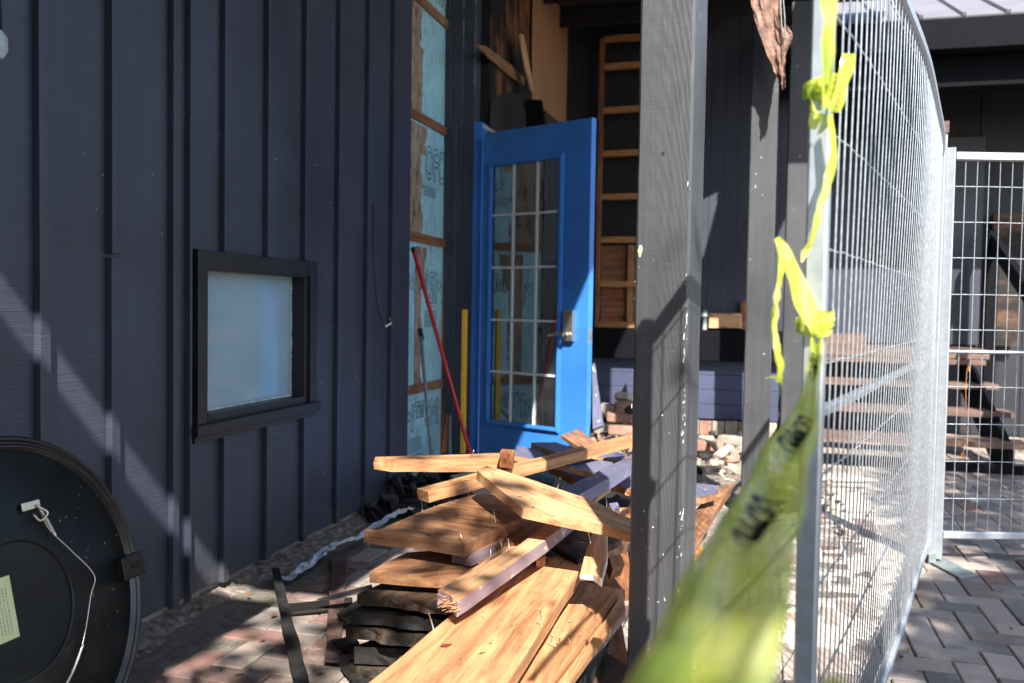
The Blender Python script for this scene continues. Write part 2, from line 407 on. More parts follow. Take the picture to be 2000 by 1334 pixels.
# ================================================================== THE NAVY HOUSE
X = -1.93
house = tag(empty('house', (X, 2.5, 0)), 'navy board and batten house with a blue door and exposed blue foam', 'house')
wy0, wy1 = .2, 4.83
bm = BM()     # wall with a window opening
def wallbox(y0, y1, z0, z1, x0=-2.12, x1=X): box(bm, (x0, y0, z0), (x1, y1, z1))
OY0, OY1, OZ0, OZ1 = 2.80, 3.60, .665, 1.235
wallbox(wy0, OY0, .05, 3.55); wallbox(OY1, wy1, .05, 3.55); wallbox(OY0, OY1, .05, OZ0); wallbox(OY0, OY1, OZ1, 3.55)
mesh_obj('wall', bm, 'navy', house)
boxo('foundation', (-2.2, wy0, -.03), (-1.955, 9.3, .06), 'conc', house)
# torn white edge of the siding
bm = BM()
bm.free()
def ragged_strip(name, x, y, z0, z1, wx, wy, m, parent):
    bm = BM(); pv = None; z = z0
    while z < z1:
        a = random.uniform(.15, 1.) ; q = [bm.verts.new(p) for p in ((x, y, z), (x + wx * a, y, z + .004), (x + wx * a * .8, y + wy * random.uniform(.2, 1.), z), (x, y + wy * a, z - .002))]
        if pv: 
            for i in range(4): bm.faces.new((pv[i], pv[(i + 1) % 4], q[(i + 1) % 4], q[i]))
        else: bm.faces.new(q)
        pv = q; z += random.uniform(.012, .04)
    bm.faces.new(pv[::-1]); bmesh.ops.recalc_face_normals(bm, faces=bm.faces); return mesh_obj(name, bm, m, parent)
ragged_strip('torn_edge', -1.936, wy1 - .002, .06, 3.5, .008, .008, 'chip', house)
for i, (y, wd) in enumerate(((.82, .04), (1.13, .04), (1.43, .04), (1.74, .04), (2.045, .04), (2.33, .04), (2.632, .035), (2.725, .014), (2.935, .036), (3.24, .036), (3.55, .034), (3.875, .034), (4.20, .034), (4.52, .034))):
    bm = BM(); segs = [(.045 + random.uniform(-.01, .01), 3.5)]
    if 2.75 < y < 3.6: segs = [(.045, .612), (1.287, 3.5)]
    if abs(y - 2.33) < .01: segs = [(.045, 1.232), (1.243, 3.5)]
    for q, (z0, z1) in enumerate(segs):
        dx = .003 if (q == 1 and abs(y - 2.33) < .01) else 0
        box(bm, (X + .0005, y, z0), (X + .024 + dx, y + wd, z1), .0025)
    mesh_obj('batten', bm, 'navy_trim' if False else 'navy', house)
# window
win = tag(empty('window', (X, 3.2, .65))); win.parent = house; win.matrix_basis = world(house).inverted() @ Matrix.Translation((X, 3.2, .65))
bm = BM(); xo = X + .034
for a, b in (((X, 2.757, OZ0 - .005), (xo, 2.812, 1.286)), ((X, 3.585, OZ0 - .005), (xo, 3.645, 1.286)), ((X, 2.8125, 1.222), (xo - .002, 3.5845, 1.284))): box(bm, a, b, .003)
mesh_obj('casing', bm, 'frame_paint', win)
bm = BM(); xg = X - .045
box(bm, (xg - .03, OY0 - .01, OZ0 - .01), (X + .02, 2.836, 1.24), .002)
box(bm, (xg - .03, 3.555, OZ0 - .01), (X + .02, OY1 + .01, 1.24), .002)
box(bm, (xg - .03, 2.837, 1.213), (X + .02, 3.554, 1.242), .002)
box(bm, (xg - .03, 2.837, OZ0 - .012), (X + .022, 3.554, .692), .002)
mesh_obj('sash', bm, 'frame_paint', win)
bm = BM(); box(bm, (X - .01, 2.735, .622), (X + .050, 3.665, .662), .004); box(bm, (X, 2.745, .598), (X + .03, 3.655, .6215), .002)
mesh_obj('sill', bm, 'frame_paint', win)
boxo('pane', (xg - .008, 2.83, .685), (xg, 3.565, 1.22), 'pane', win, 0)
for (ya, za, yb, zb_) in ((2.837, 1.211, 3.554, 1.211), (2.837, .6935, 3.554, .6935), (3.5535, .70, 3.5535, 1.205)):
    pts = []
    for k in range(61): t = k / 60; pts.append((xg + .001, ya + (yb - ya) * t + (.0012 * random.uniform(-1, 1)), za + (zb_ - za) * t + .0012 * random.uniform(-1, 1)))
    mesh_obj('putty', tube(BM(), pts, [random.uniform(.0006, .0045) for _ in pts], 5), 'chip', win)
# staples and nail heads
bm = BM()
for k in range(46):
    y = random.uniform(2.1, 4.8); z = random.uniform(.2, 1.9); r = random.uniform(.0015, .003)
    if 2.7 < y < 3.7 and .55 < z < 1.35: continue
    box(bm, (X, y, z), (X + .003, y + r, z + r * 1.5))
mesh_obj('staples', bm, 'chip', house)['kind'] = 'stuff'
# stripped section: foam board, torn facing, furring strips
fm = boxo('insulation_panel', (-2.1, 4.8315, .05), (-1.955, 5.47, 3.5), 'foam', house, 0)
def ragged(name, ys, z0, z1, m, parent, x, amp=.06, base=None, seed=0., thick=.004, left=4.832):
    bm = BM(); N = 70; L_, R_ = [], []
    for i in range(N + 1):
        z = z0 + (z1 - z0) * i / N
        e = ys(i / N) + amp * noise.noise(Vector((z * 9, seed, 0))) + amp * .5 * noise.noise(Vector((z * 35, seed, 3)))
        L_.append(bm.verts.new((x, left, z))); R_.append(bm.verts.new((x + thick * .4, max(left + .005, e), z)))
    for i in range(N): bm.faces.new((L_[i], R_[i], R_[i + 1], L_[i + 1]))
    r = bmesh.ops.extrude_face_region(bm, geom=list(bm.faces)); 
    for v in r['geom']:
        if isinstance(v, bmesh.types.BMVert): v.co.x += thick
    bmesh.ops.recalc_face_normals(bm, faces=bm.faces)
    return mesh_obj(name, bm, m, parent)
ragged('torn_facing', lambda t: 5.08 - .05 * t + (.10 if t > .75 else 0), 1.50, 2.17, 'torn', house, -1.955)
ragged('torn_facing', lambda t: 5.08 + .3 * max(0, t - .72), .58, 1.45, 'torn', house, -1.955, seed=4, left=4.98, amp=.05)
ragged('torn_facing', lambda t: 5.05, 2.2, 2.62, 'torn', house, -1.955, seed=9, amp=.04)
ragged('torn_facing', lambda t: 5.02, 2.62, 3.3, 'torn', house, -1.955, seed=19, amp=.07)
for z in (.575, 1.475, 2.185, 2.86):
    slab('furring_strip', [(-1.935, 4.833, z), (-1.935, 5.46, z - .0), (-1.935, 5.46, z + .052), (-1.935, 4.833, z + .052)], .018, 'wood_red' if z in (1.475, 2.185) else 'wood3', parent=house, down=1, sub=.05)
slab('stud', [(-1.925, 5.462, .06), (-1.925, 5.478, .06), (-1.925, 5.478, 3.3), (-1.925, 5.462, 3.3)], .05, 'wood_red', parent=house, down=1, sub=.2)
# printing on the foam
def text_mesh(body, size, outline=.0, bold=0.):
    cu = bpy.data.curves.new('print', 'FONT'); cu.body = body; cu.size = size; cu.resolution_u = 3
    if outline: cu.fill_mode = 'NONE'; cu.bevel_depth = outline; cu.bevel_resolution = 0
    cu.offset = bold
    o = bpy.data.objects.new('print', cu); COL.objects.link(o); dg = bpy.context.evaluated_depsgraph_get(); dg.update()
    me = bpy.data.meshes.new_from_object(o.evaluated_get(dg)); bpy.data.objects.remove(o); bpy.data.curves.remove(cu); return me
def foam_text(body, y, z, h, wscale=.75, outline=.0032, m='ink', bold=0.):
    me = text_mesh(body, h * 1.42, outline, bold)
    for v in me.vertices:
        a = v.co.copy(); v.co = Vector((-1.9535 + a.z * .2, y + a.x * wscale, z + a.y))
    me.materials.clear(); me.materials.append(M[m]); o = bpy.data.objects.new('print', me); COL.objects.link(o)
    o.parent = fm; o.matrix_basis = world(fm).inverted()
foam_text('OFOA', 5.12, 1.875, .20, .62, .0036, bold=.004)
foam_text('M\u2122SM', 4.84, 1.12, .19, .78, bold=.004)
foam_text('M\u2122SM', 4.84, .355, .155, .85, bold=.004)
foam_text('STYROFOAM', 5.08, 2.98, .16, .6, bold=.004)
for (y, z, n_) in ((5.14, 1.06, 8), (4.9, .30, 7), (5.10, 1.82, 5), (4.92, .20, 4)):
    bm = BM()
    for r in range(n_):
        x_ = 0
        while x_ < .2:
            wl = random.uniform(.008, .035)
            box(bm, (-1.9545, y + x_, z - r * .013), (-1.9532, y + x_ + wl, z - r * .013 + .006)); x_ += wl + .006
    mesh_obj('print', bm, 'ink2', fm)
# dark corner boards round the doorway, projecting from the wall
XD = -1.76
slab('corner_board', [(-1.925, 5.462, .05), (-1.872, 5.458, .05), (-1.872, 5.458, 2.25), (-1.905, 5.462, 2.28), (-1.94, 5.455, 3.5), (-1.975, 5.455, 3.5)], .02, 'navy', parent=house, down=1, sub=.15)
boxo('corner_board', (-1.925, 5.47, .05), (-1.838, 5.60, 3.5), 'navy', house, .003)
boxo('corner_board', (-1.836, 5.475, .05), (XD, 5.60, 3.5), 'navy', house, .003)
ragged_strip('torn_edge', XD - .003, 5.4775, 2.3, 3.5, .008, -.004, 'torn', house)
ragged_strip('torn_edge', -1.8395, 5.4725, 2.25, 3.5, .004, -.005, 'torn', house)
# burnt wall above and behind the door
XB = -1.68
bm = BM(); box(bm, (-1.80, 5.61, 2.25), (XB - .03, 7.9, 3.9)); box(bm, (-1.80, 6.55, .05), (XB - .03, 7.9, 2.249)); mesh_obj('burnt_wall', bm, 'char', house)
slab('sheathing', [(XB - .02, 5.62, 2.30), (XB - .02, 6.62, 2.62), (XB - .02, 6.9, 2.7), (XB - .02, 6.9, 3.9), (XB - .02, 5.62, 3.9)], .01, 'burnt', parent=house, down=1, sub=.1, axis=(0, 0, 1))
slab('sheathing', [(XB - .008, 5.55, 1.95), (XB - .008, 7.1, 2.0), (XB - .008, 6.95, 2.71), (XB - .008, 6.62, 2.73), (XB - .008, 5.62, 2.46)], .01, 'char', parent=house, down=1, sub=.1)
slab('plywood_sheet', [(XB + .01, 6.62, 2.66), (XB + .01, 7.86, 2.70), (XB + .01, 7.86, 3.9), (XB + .01, 6.62, 3.9)], .012, 'plywood', parent=house, down=1, sub=.2, axis=(0, 0, 1))
slab('header', [(XB + .02, 6.4, 2.56), (XB + .02, 7.86, 2.60), (XB + .02, 7.86, 2.69), (XB + .02, 6.4, 2.63)], .05, 'wood_char', parent=house, down=1, sub=.1)
slab('post_stub', [(-1.556, 6.000, 2.514), (-1.440, 6.000, 2.502), (-1.401, 6.000, 2.279), (-1.537, 6.000, 2.284)], .05, 'fascia', parent=house, down=1)
slab('charred_rim', [(-1.685, 5.239, 2.682), (-1.685, 5.407, 2.723), (-1.685, 5.888, 2.762), (-1.685, 6.398, 2.772), (-1.685, 6.372, 2.707), (-1.685, 5.957, 2.684), (-1.685, 5.475, 2.672)], .012, 'wood3', parent=house, down=1, jag=.004, sub=.03)
slab('splinter', [(-1.600, 5.920, 2.944), (-1.600, 6.015, 2.965), (-1.600, 6.180, 2.836), (-1.600, 6.261, 2.741), (-1.600, 6.358, 2.656), (-1.600, 6.283, 2.645), (-1.600, 6.069, 2.781)], .012, 'wood2', parent=house, down=1, jag=.003, sub=.02)
# door frame
bm = BM()
box(bm, (XD, 5.475, .06), (XD + .055, 5.60, 2.27), .003); box(bm, (XD - .04, 6.42, .06), (XD + .03, 6.50, 2.26), .003)
box(bm, (XD - .04, 5.61, .06), (XD + .03, 6.41, .10), .003)
mesh_obj('door_frame', bm, 'blue', house)
slab('splintered_header', [(-1.772, 5.500, 2.276), (-1.703, 5.500, 2.257), (-1.624, 5.500, 2.209), (-1.651, 5.500, 2.204), (-1.737, 5.500, 2.249)], .02, 'chip', parent=house, down=1, jag=.004, sub=.01)
# room behind the doorway
bm = BM(); box(bm, (-3.4, 5.3, 0), (-3.35, 8, 3.5)); mesh_obj('inner_wall', bm, 'char', house)
bm = BM(); box(bm, (-3.4, 5.3, .0), (-1.8, 8, .05)); mesh_obj('inner_floor', bm, 'char', house)
# roof over the wall, gap added near the front for the sun streak
bm = BM(); box(bm, (-2.7, -.40, 3.64), (.12, 9, 3.70)); box(bm, (-2.7, -3.2, 3.64), (-.06, -.56, 3.70))
y = .2
while y < 7.9:
    box(bm, (-1.9, y, 3.48), (-.12, y + .04, 3.619)); y += .61
from mathutils.geometry import delaunay_2d_cdt
def hole_deck(x0, x1, y0, y1, hole, z0, z1):
    pts = [Vector(p) for p in ((x0, y0), (x1, y0), (x1, y1), (x0, y1))] + [Vector(p) for p in hole]
    k = len(hole); vs_, es_, fs_, _, _, of = delaunay_2d_cdt(pts, [], [[0, 1, 2, 3], [4 + i for i in range(k)]], 1, 1e-5)
    fs_ = [f for f, o_ in zip(fs_, of) if 1 not in o_ and 0 in o_]
    lo = [bm.verts.new((p.x, p.y, z0)) for p in vs_]; hi = [bm.verts.new((p.x, p.y, z1)) for p in vs_]
    cnt = {}
    for f in fs_:
        bm.faces.new([lo[i] for i in f]); bm.faces.new([hi[i] for i in f][::-1])
        for a_, b_ in zip(f, f[1:] + f[:1]): cnt.setdefault(frozenset((a_, b_)), []).append((a_, b_))
    for v_ in cnt.values():
        if len(v_) == 1: a_, b_ = v_[0]; bm.faces.new((lo[a_], lo[b_], hi[b_], hi[a_]))
hole_deck(.1205, 1.0, 5.35, 7.9, [(.245, 6.40), (.365, 6.47), (.50, 5.87), (.30, 6.0), (.17, 6.3)][::-1], 3.64, 3.70)  # deck widened to shade the siding, hole shaped to let a sun wedge in
bmesh.ops.recalc_face_normals(bm, faces=bm.faces)
mesh_obj('roof', bm, 'char', house)
boxo('roof_beam', (-.30, -.4, 3.40), (-.14, 7.9, 3.615), 'fascia', house, .004) if False else None
# cable on the wall
tubeo('cable', spline([(X + .026, 4.258, 1.62), (X + .032, 4.27, 1.25), (X + .045, 4.30, 1.06), (X + .062, 4.345, .985), (X + .075, 4.35, 1.0)]), .0045, 'rubber', house, 6)
tubeo('cable_end', [(X + .066, 4.335, .985), (X + .09, 4.36, 1.005), (X + .085, 4.35, 1.03)], .006, 'chip', house, 6)

# the door
HX, LX = Vector((-1.673, 5.396, 2.175)), Vector((-0.925, 5.050, 2.182))
HX.z = LX.z = 0; du = (LX - HX); DW = du.length; du.normalize(); dn_ = Vector((du.y, -du.x, 0))   # faces the camera
zb, zt = .15, 2.178
DM = Matrix(((du.x, -dn_.x, 0, HX.x), (du.y, -dn_.y, 0, HX.y), (0, 0, 1, zb), (0, 0, 0, 1)))      # local x width, y into door, z up
H_ = zt - zb
door = tag(empty('door', (0, 0, 0))); door.parent = house; door.matrix_basis = world(house).inverted() @ DM
def din(name, bm, m, par=None): return mesh_obj(name, bm, m, par or door, DM)
gx0, gx1, gz0, gz1 = .070, DW - .200, .225, H_ - .195
bm = BM(); T = .045
for a, b in (((0, 0, 0), (gx0, T, H_)), ((gx1, 0, 0), (DW, T, H_)), ((gx0, 0, 0), (gx1, T, gz0)), ((gx0, 0, gz1), (gx1, T, H_))): box(bm, a, b)
bmesh.ops.remove_doubles(bm, verts=bm.verts, dist=.0005)
din('door_slab', bm, 'blue')
bm = BM()
for q, (wd, pr_) in enumerate(((.030, .012), (.014, .018))):
    a0, a1, c0, c1 = gx0 - .012 + q * .008, gx1 + .012 - q * .008, gz0 - .012 + q * .008, gz1 + .012 - q * .008
    for a, b in (((a0, -pr_, c0), (a0 + wd, .001, c1)), ((a1 - wd, -pr_, c0), (a1, .001, c1)), ((a0 + wd, -pr_, c0), (a1 - wd, .001, c0 + wd)), ((a0 + wd, -pr_, c1 - wd), (a1 - wd, .001, c1))): box(bm, a, b, .003)
din('glass_frame', bm, 'blue')
bm = BM(); box(bm, (gx0, .006, gz0), (gx1, .009, gz1)); din('glass', bm, 'glass')
bm = BM(); gw = .014
for k in (1, 2): x_ = gx0 + (gx1 - gx0) * k / 3; box(bm, (x_ - gw / 2, -.004, gz0), (x_ + gw / 2, .004, gz1))
for k in (1, 2, 3, 4): z_ = gz0 + (gz1 - gz0) * k / 5; box(bm, (gx0, -.0035, z_ - gw / 2), (gx1, .0035, z_ + gw / 2))
din('grille', bm, 'grille')
hx, hz = DW - .125, .775
hd = tag(empty('handle')); hd.parent = door; hd.matrix_basis = Matrix.Translation((hx, 0, hz))
bm = BM(); box(bm, (hx - .035, -.026, hz - .02), (hx + .035, 0, hz + .16), .006)
tube(bm, [(hx - .005, -.02, hz + .02), (hx - .005, -.062, hz + .02)], .013, 12)
tube(bm, [(hx - .005, -.058, hz + .02), (hx - .05, -.062, hz + .024), (hx - .115, -.058, hz + .012)], [.011, .009, .007], 10)
me_ = mesh_obj('lever', bm, 'satin', hd, DM)
bm = BM(); box(bm, (DW, .010, hz - .03), (DW + .0015, .036, hz + .06)); box(bm, (DW + .001, .014, hz + .005), (DW + .010, .032, hz + .03), .003); din('latch', bm, 'satin')

# ================================================================== BURNT BACK PORCH
BY = 7.9
wing = tag(empty('burnt_porch', (-.6, BY, 0)), 'burnt back porch with open framing and blue lap boards under a dark ledge', 'porch')
boxo('back_wall', (-1.8, BY + .16, 0), (.5, BY + .3, 4.2), 'char', wing, 0)
# framing: one stud, horizontal blocking
sx = -1.385
slab('stud', [(sx, BY - .02, .93), (sx + .035, BY - .02, .93), (sx + .035, BY - .02, 3.47), (sx, BY - .02, 3.47)], .07, 'wood_red', parent=wing, down=1, sub=.2)
for z in (3.46, 3.22, 2.84, 2.46, 2.08, 1.70, 1.31, .95):
    slab('blocking', [(sx + .037, BY - .01, z - .022), (-.55, BY - .01, z - .022 + .01), (-.55, BY - .01, z + .035), (sx + .037, BY - .01, z + .030)], .05, 'wood_int', parent=wing, down=1, sub=.08, wob=.003)
slab('sheathing', [(sx + .04, BY + .05, .96), (-.55, BY + .05, .96), (-.55, BY + .05, 1.66), (sx + .04, BY + .05, 1.66)], .01, 'wood_red', parent=wing, down=1, sub=.1)
for x_ in (-1.10, -.72): slab('stud', [(x_, BY - .005, .96), (x_ + .045, BY - .005, .96), (x_ + .045, BY - .005, 1.66), (x_, BY - .005, 1.66)], .05, 'wood_int', parent=wing, down=1, sub=.1)
bm = BM()
for k in range(9):
    x_ = -.53 + k * .115; box(bm, (x_, BY, .93), (x_ + .1125, BY + .10 , 4.2), .003)
mesh_obj('upper_siding', bm, 'navy', wing)
boxo('ledge', (-1.66, BY - .12, .665), (.22, BY + .14, .925), 'blackpaint2' if False else 'fascia', wing, .006)
bm = BM()
for k in range(4):
    z_ = .165 + k * .126; box(bm, (-1.4, BY - .03 - .006 * (3 - k) , z_), (.2, BY + .1, z_ + .123), .003)
mesh_obj('lap_siding', bm, 'lap', wing)
boxo('sill_beam', (-1.66, BY - .02, .0), (.2, BY + .1, .05), 'char', wing, 0)
for k in range(9):
    x_ = -.55 + k * .107 
    if k in (7,): continue
    bm = BM(); box(bm, (x_, BY - .10 - random.uniform(0, .02), .03), (x_ + .10, BY - .035, .155 + random.uniform(-.01, .01)), .006)
    mesh_obj('footing_brick', bm, 'brick' if k % 3 == 1 else 'conc', wing)
# block of wood and a tin on the ledge
o = slab('wood_block', [(-0.386, 7.820, 1.071), (-0.128, 7.820, 1.075), (-.03, 8.0, 1.06), (-.30, 8.0, 1.06)], .125, 'wood2', 'short pale sunlit wood block standing on the dark ledge between the posts', cat='wood block')
bm = BM(); box(bm, (-0.127, 7.840, 1.179), (-0.071, 7.900, 0.936), .004); tag(mesh_obj('timber_offcut', bm, 'wood_red'), 'upright dark red timber offcut on the ledge beside the second post', 'timber offcut')
bm = BM(); tube(bm, [(-0.420, 7.800, 0.931), (-0.423, 7.800, 1.044)], .02, 10); tube(bm, [(-0.423, 7.800, 1.044), (-0.425, 7.800, 1.101)], [.03, .026], 10)
tag(mesh_obj('small_tin', bm, 'steel'), 'small burnt metal fitting on the ledge left of the wood block', 'fitting')

# ================================================================== POSTS
def post(name, x0, x1, y, dep, h, m, label, rot=0):
    bm = BM(); cx, cy = (x0 + x1) / 2, y + dep / 2; hw, hd_ = (x1 - x0) / 2, dep / 2; N = 60
    rows = []
    for i in range(N + 1):
        z = -.02 + (h + .02) * i / N; r = []
        prof = []
        c_ = .006
        for sx_, sy_ in ((-1, -1), (1, -1), (1, 1), (-1, 1)):
            # chamfered corner pair
            a = (sx_ * hw, sy_ * (hd_ - c_)); b_ = (sx_ * (hw - c_), sy_ * hd_)
            prof += [a, b_] if sx_ * sy_ > 0 else [b_, a]
        for k, (px_, py_) in enumerate(prof):
            wn = noise.noise(Vector((k * 3.1, z * 7, x0 * 9))) * .0016 + (random.uniform(-.0022, .0008) if random.random() < .2 else 0)
            r.append(bm.verts.new((px_ * (1 + wn * 8), py_ * (1 + wn * 8), z)))
        rows.append(r)
    for a, b in zip(rows, rows[1:]):
        for k in range(8):
            f = bm.faces.new((a[k], a[(k + 1) % 8], b[(k + 1) % 8], b[k]))
    bm.faces.new(rows[-1]); bmesh.ops.recalc_face_normals(bm, faces=bm.faces)
    o = mesh_obj(name, bm, m, None, Matrix.Translation((cx, cy, 0)) @ Matrix.Rotation(math.radians(rot), 4, 'Z'))
    return tag(o, label, 'post')
p1 = post('porch_post', -.279, -.145, 2.19, .14, 3.61, 'blackpaint', 'chipped black timber porch post nearest the camera, crossed by the fence shadow', -9)
p2 = post('porch_post', -.055, .085, 4.95, .14, 3.61, 'blackpaint2', 'black timber porch post behind the hanging scrap, second from the camera')
p3 = post('porch_post', .19, .36, 6.75, .15, 3.3, 'blackpaint2', 'black timber porch post nearest the stairs, partly behind the fence post')
# flakes of bare wood on the arris and knots of the near post
def onpost(px_pts, m='chip'): pass
bm = BM()
for k in range(230):
    z = .05 + 1.35 * random.random() ** 1.1; s_ = .0005 + .0022 * random.random() ** 2.5
    if noise.noise(Vector((z * 5, 3, 3))) < -.1: continue
    hgt = s_ * random.uniform(1.5, 7)
    side = random.random()
    x_ = .0650 + random.uniform(-.007, .0015) if side < .72 else (-.066 if side < .8 else random.uniform(-.06, .06))
    if side >= .8: hgt = s_ * random.uniform(.5, 2)
    pts = [Vector((x_ + random.uniform(-s_, s_), -.0712, z + t * hgt + random.uniform(-s_, s_) * .3)) for t in (0, 1)]
    w1 = s_ * .8
    vs_ = [bm.verts.new(pts[0] + Vector((-w1, 0, 0))), bm.verts.new(pts[0] + Vector((w1 * .3, 0, -w1))), bm.verts.new(pts[1] + Vector((w1 * .8, 0, 0))), bm.verts.new(pts[1] + Vector((-w1 * .2, 0, w1)))]
    f = bm.faces.new(vs_); r = bmesh.ops.extrude_face_region(bm, geom=[f])
    for v in r['geom']:
        if isinstance(v, bmesh.types.BMVert): v.co.y += .0015
bmesh.ops.recalc_face_normals(bm, faces=bm.faces)
mesh_obj('paint_chips', bm, 'chip', p1, world(p1))['kind'] = 'stuff'
bm = BM(); bmesh.ops.create_icosphere(bm, subdivisions=2, radius=.008, matrix=Matrix.Translation((-.055, -.0705, .99 + .25)) @ Matrix.Diagonal((.7, .3, 1.9, 1)))
for v in bm.verts: v.co += noise.noise_vector(v.co * 90) * .004
mesh_obj('resin_blob', bm, 'label', p1, world(p1))
bm = BM()
for z in (1.475, 1.862): tube(bm, [(-.003, -.067, z), (-.003, -.0712, z)], .0045, 8)
mesh_obj('nail_hole', bm, 'rubber', p1, world(p1))

# scorched sheet hanging from the porch in front of the second post
bm = BM(); N = 16
sc = [(-0.063, 4.850, 2.860), (-0.069, 4.830, 2.698), (-0.034, 4.800, 2.556), (0.006, 4.780, 2.432), (0.051, 4.770, 2.337), (0.083, 4.760, 2.256), (0.096, 4.760, 2.217)]
sr = [(0.085, 4.880, 2.859), (0.084, 4.860, 2.697), (0.096, 4.840, 2.586), (0.143, 4.840, 2.505), (0.115, 4.820, 2.411), (0.110, 4.790, 2.313), (0.114, 4.770, 2.226)]
A_ = spline(sc, 5); B_ = spline(sr, 5); rows = []
for i, (a, b) in enumerate(zip(A_, B_)):
    row = []
    for j in range(N + 1):
        t = j / N; p = a.lerp(b, t); amp = .022
        p = p + Vector((noise.noise(Vector((j * .9, i * .5, 2))) * .008 * (0 < i), amp * math.sin(t * 7 + i * .35) + .02 * noise.noise(Vector((j * .4, i * .22, 7))), .012 * noise.noise(Vector((j * .8, i * .3, 9)))))
        row.append(bm.verts.new(p))
    rows.append(row)
for a, b in zip(rows, rows[1:]):
    for j in range(N): bm.faces.new((a[j], a[j + 1], b[j + 1], b[j]))
r = bmesh.ops.extrude_face_region(bm, geom=list(bm.faces))
for v in r['geom']:
    if isinstance(v, bmesh.types.BMVert): v.co.y += .006
bmesh.ops.recalc_face_normals(bm, faces=bm.faces)
sh = mesh_obj('torn_sheet', bm, 'scrap'); tag(sh, 'torn brown scorched sheet hanging to a point in front of the second post', 'torn sheet')
tubeo('hanging_wire', spline([(0.076, 4.800, 2.729), (0.085, 4.780, 2.568), (0.100, 4.780, 2.475), (0.102, 4.780, 2.567), (0.086, 4.800, 2.728)]), .003, 'steel', sh, 5)

# ================================================================== BACK BUILDING
bb = tag(empty('building', (1.6, 8.9, 0)), 'dark building at the back right under a pale metal roof', 'building')
bm = BM()
for k in range(22):
    x_ = .52 + k * .2; box(bm, (x_, 9.0 - (k % 2) * .008, .0), (x_ + .198, 9.12, 3.3), .003)
mesh_obj('wall', bm, 'dark_wall', bb)
boxo('fascia', (.2, 7.462, 3.10), (5.2, 7.60, 3.328), 'fascia', bb, .004)
boxo('soffit_beam', (.2, 7.66, 2.86), (5.2, 7.86, 3.09), 'fascia', bb, .004)
boxo('soffit', (.2, 7.605, 3.105), (5.2, 9.1, 3.14), 'fascia', bb, 0)
bm = BM(); a = math.radians(24)
def rp(x, s_, h): return Vector((x, 7.48 + s_ * math.cos(a) - h * math.sin(a), 3.325 + s_ * math.sin(a) + h * math.cos(a)))
def rbox(bm, x0, x1, s0, s1, h0, h1):
    vs_ = [bm.verts.new(rp(x, s_, h)) for h in (h0, h1) for (x, s_) in ((x0, s0), (x1, s0), (x1, s1), (x0, s1))]
    for q in ((0, 1, 2, 3), (4, 5, 6, 7), (0, 1, 5, 4), (1, 2, 6, 5), (2, 3, 7, 6), (3, 0, 4, 7)): bm.faces.new([vs_[i] for i in q])
rbox(bm, .18, 5.4, 0, 3.4, .006, .02)
for k in range(18):
    x_ = .24 + k * .30
    rbox(bm, x_, x_ + .028, -.004, 3.4, .0205, .045)
bmesh.ops.recalc_face_normals(bm, faces=bm.faces); mesh_obj('roof', bm, 'roofmetal', bb)
boxo('brown_board', (2.02, 8.86, .82), (2.26, 8.93, 2.0), 'wood_char', bb, .003)
for k, (x0, x1, z0, z1) in enumerate(((.62, 1.95, .82, 2.7),)):
    boxo('blue_panel', (x0, 8.94, z0), (x1, 8.98, z1), 'navy', bb, .003)
boxo('landing', (.3, 8.3, .72), (1.9, 8.99, .80), 'step', bb, .004)
st = tag(empty('staircase', (1.1, 7.4, 0)), 'open wooden staircase with brown treads seen through the fence', 'staircase')
for k, (y, z) in enumerate(((6.88, .205), (7.34, .375), (7.80, .545), (8.22, .715))):
    slab('tread', [(.30, y, z), (1.86, y, z), (1.86, y + .29, z), (.30, y + .29, z)], .04, 'step', parent=st, sub=.1, wob=.003)
boxo('kerb_board', (.30, 6.80, .0), (1.95, 6.86, .06), 'fascia', st, .003)
for x_ in (.36, 1.72):
    bm = BM(); vs_ = []
    for x2 in (x_, x_ + .04): vs_.append([bm.verts.new(p) for p in ((x2, 6.9, .0), (x2, 7.35, .0), (x2, 8.6, .50), (x2, 8.6, .70), (x2, 8.1, .66), (x2, 6.9, .16))])
    bm.faces.new(vs_[0]); bm.faces.new(vs_[1][::-1])
    for i in range(6): bm.faces.new((vs_[0][i], vs_[0][(i + 1) % 6], vs_[1][(i + 1) % 6], vs_[1][i]))
    bmesh.ops.recalc_face_normals(bm, faces=bm.faces); mesh_obj('stringer', bm, 'fascia', st)
def beam(name, a, b, w_, h_, m, parent, bev=.003):
    a = Vector(a); b = Vector(b); d = b - a; L_ = d.length; x = d.normalized(); y = Vector((0, 0, 1)).cross(x)
    y = y.normalized() if y.length > .01 else Vector((0, 1, 0)); z = x.cross(y); bm = BM(); box(bm, (0, -w_ / 2, -h_ / 2), (L_, w_ / 2, h_ / 2), bev)
    return mesh_obj(name, bm, m, parent, Matrix(((x.x, y.x, z.x, a.x), (x.y, y.y, z.y, a.y), (x.z, y.z, z.z, a.z), (0, 0, 0, 1))))
beam('handrail', (1.96, 8.7, 1.78), (1.96, 6.7, .92), .05, .14, 'fascia', st)
beam('newel', (1.96, 6.95, 0), (1.96, 6.95, 1.05), .09, .09, 'fascia', st)
beam('newel', (1.96, 8.6, .3), (1.96, 8.6, 1.8), .09, .09, 'fascia', st)
beam('newel', (.62, 8.35, .80), (.62, 8.35, 1.0), .05, .05, 'rail', st)
slab('landing_rail', [(0.568, 8.350, 0.905), (0.923, 8.350, 0.923), (0.928, 8.350, 0.771), (0.572, 8.350, 0.761)], .05, 'step', parent=st, down=1, sub=.1)
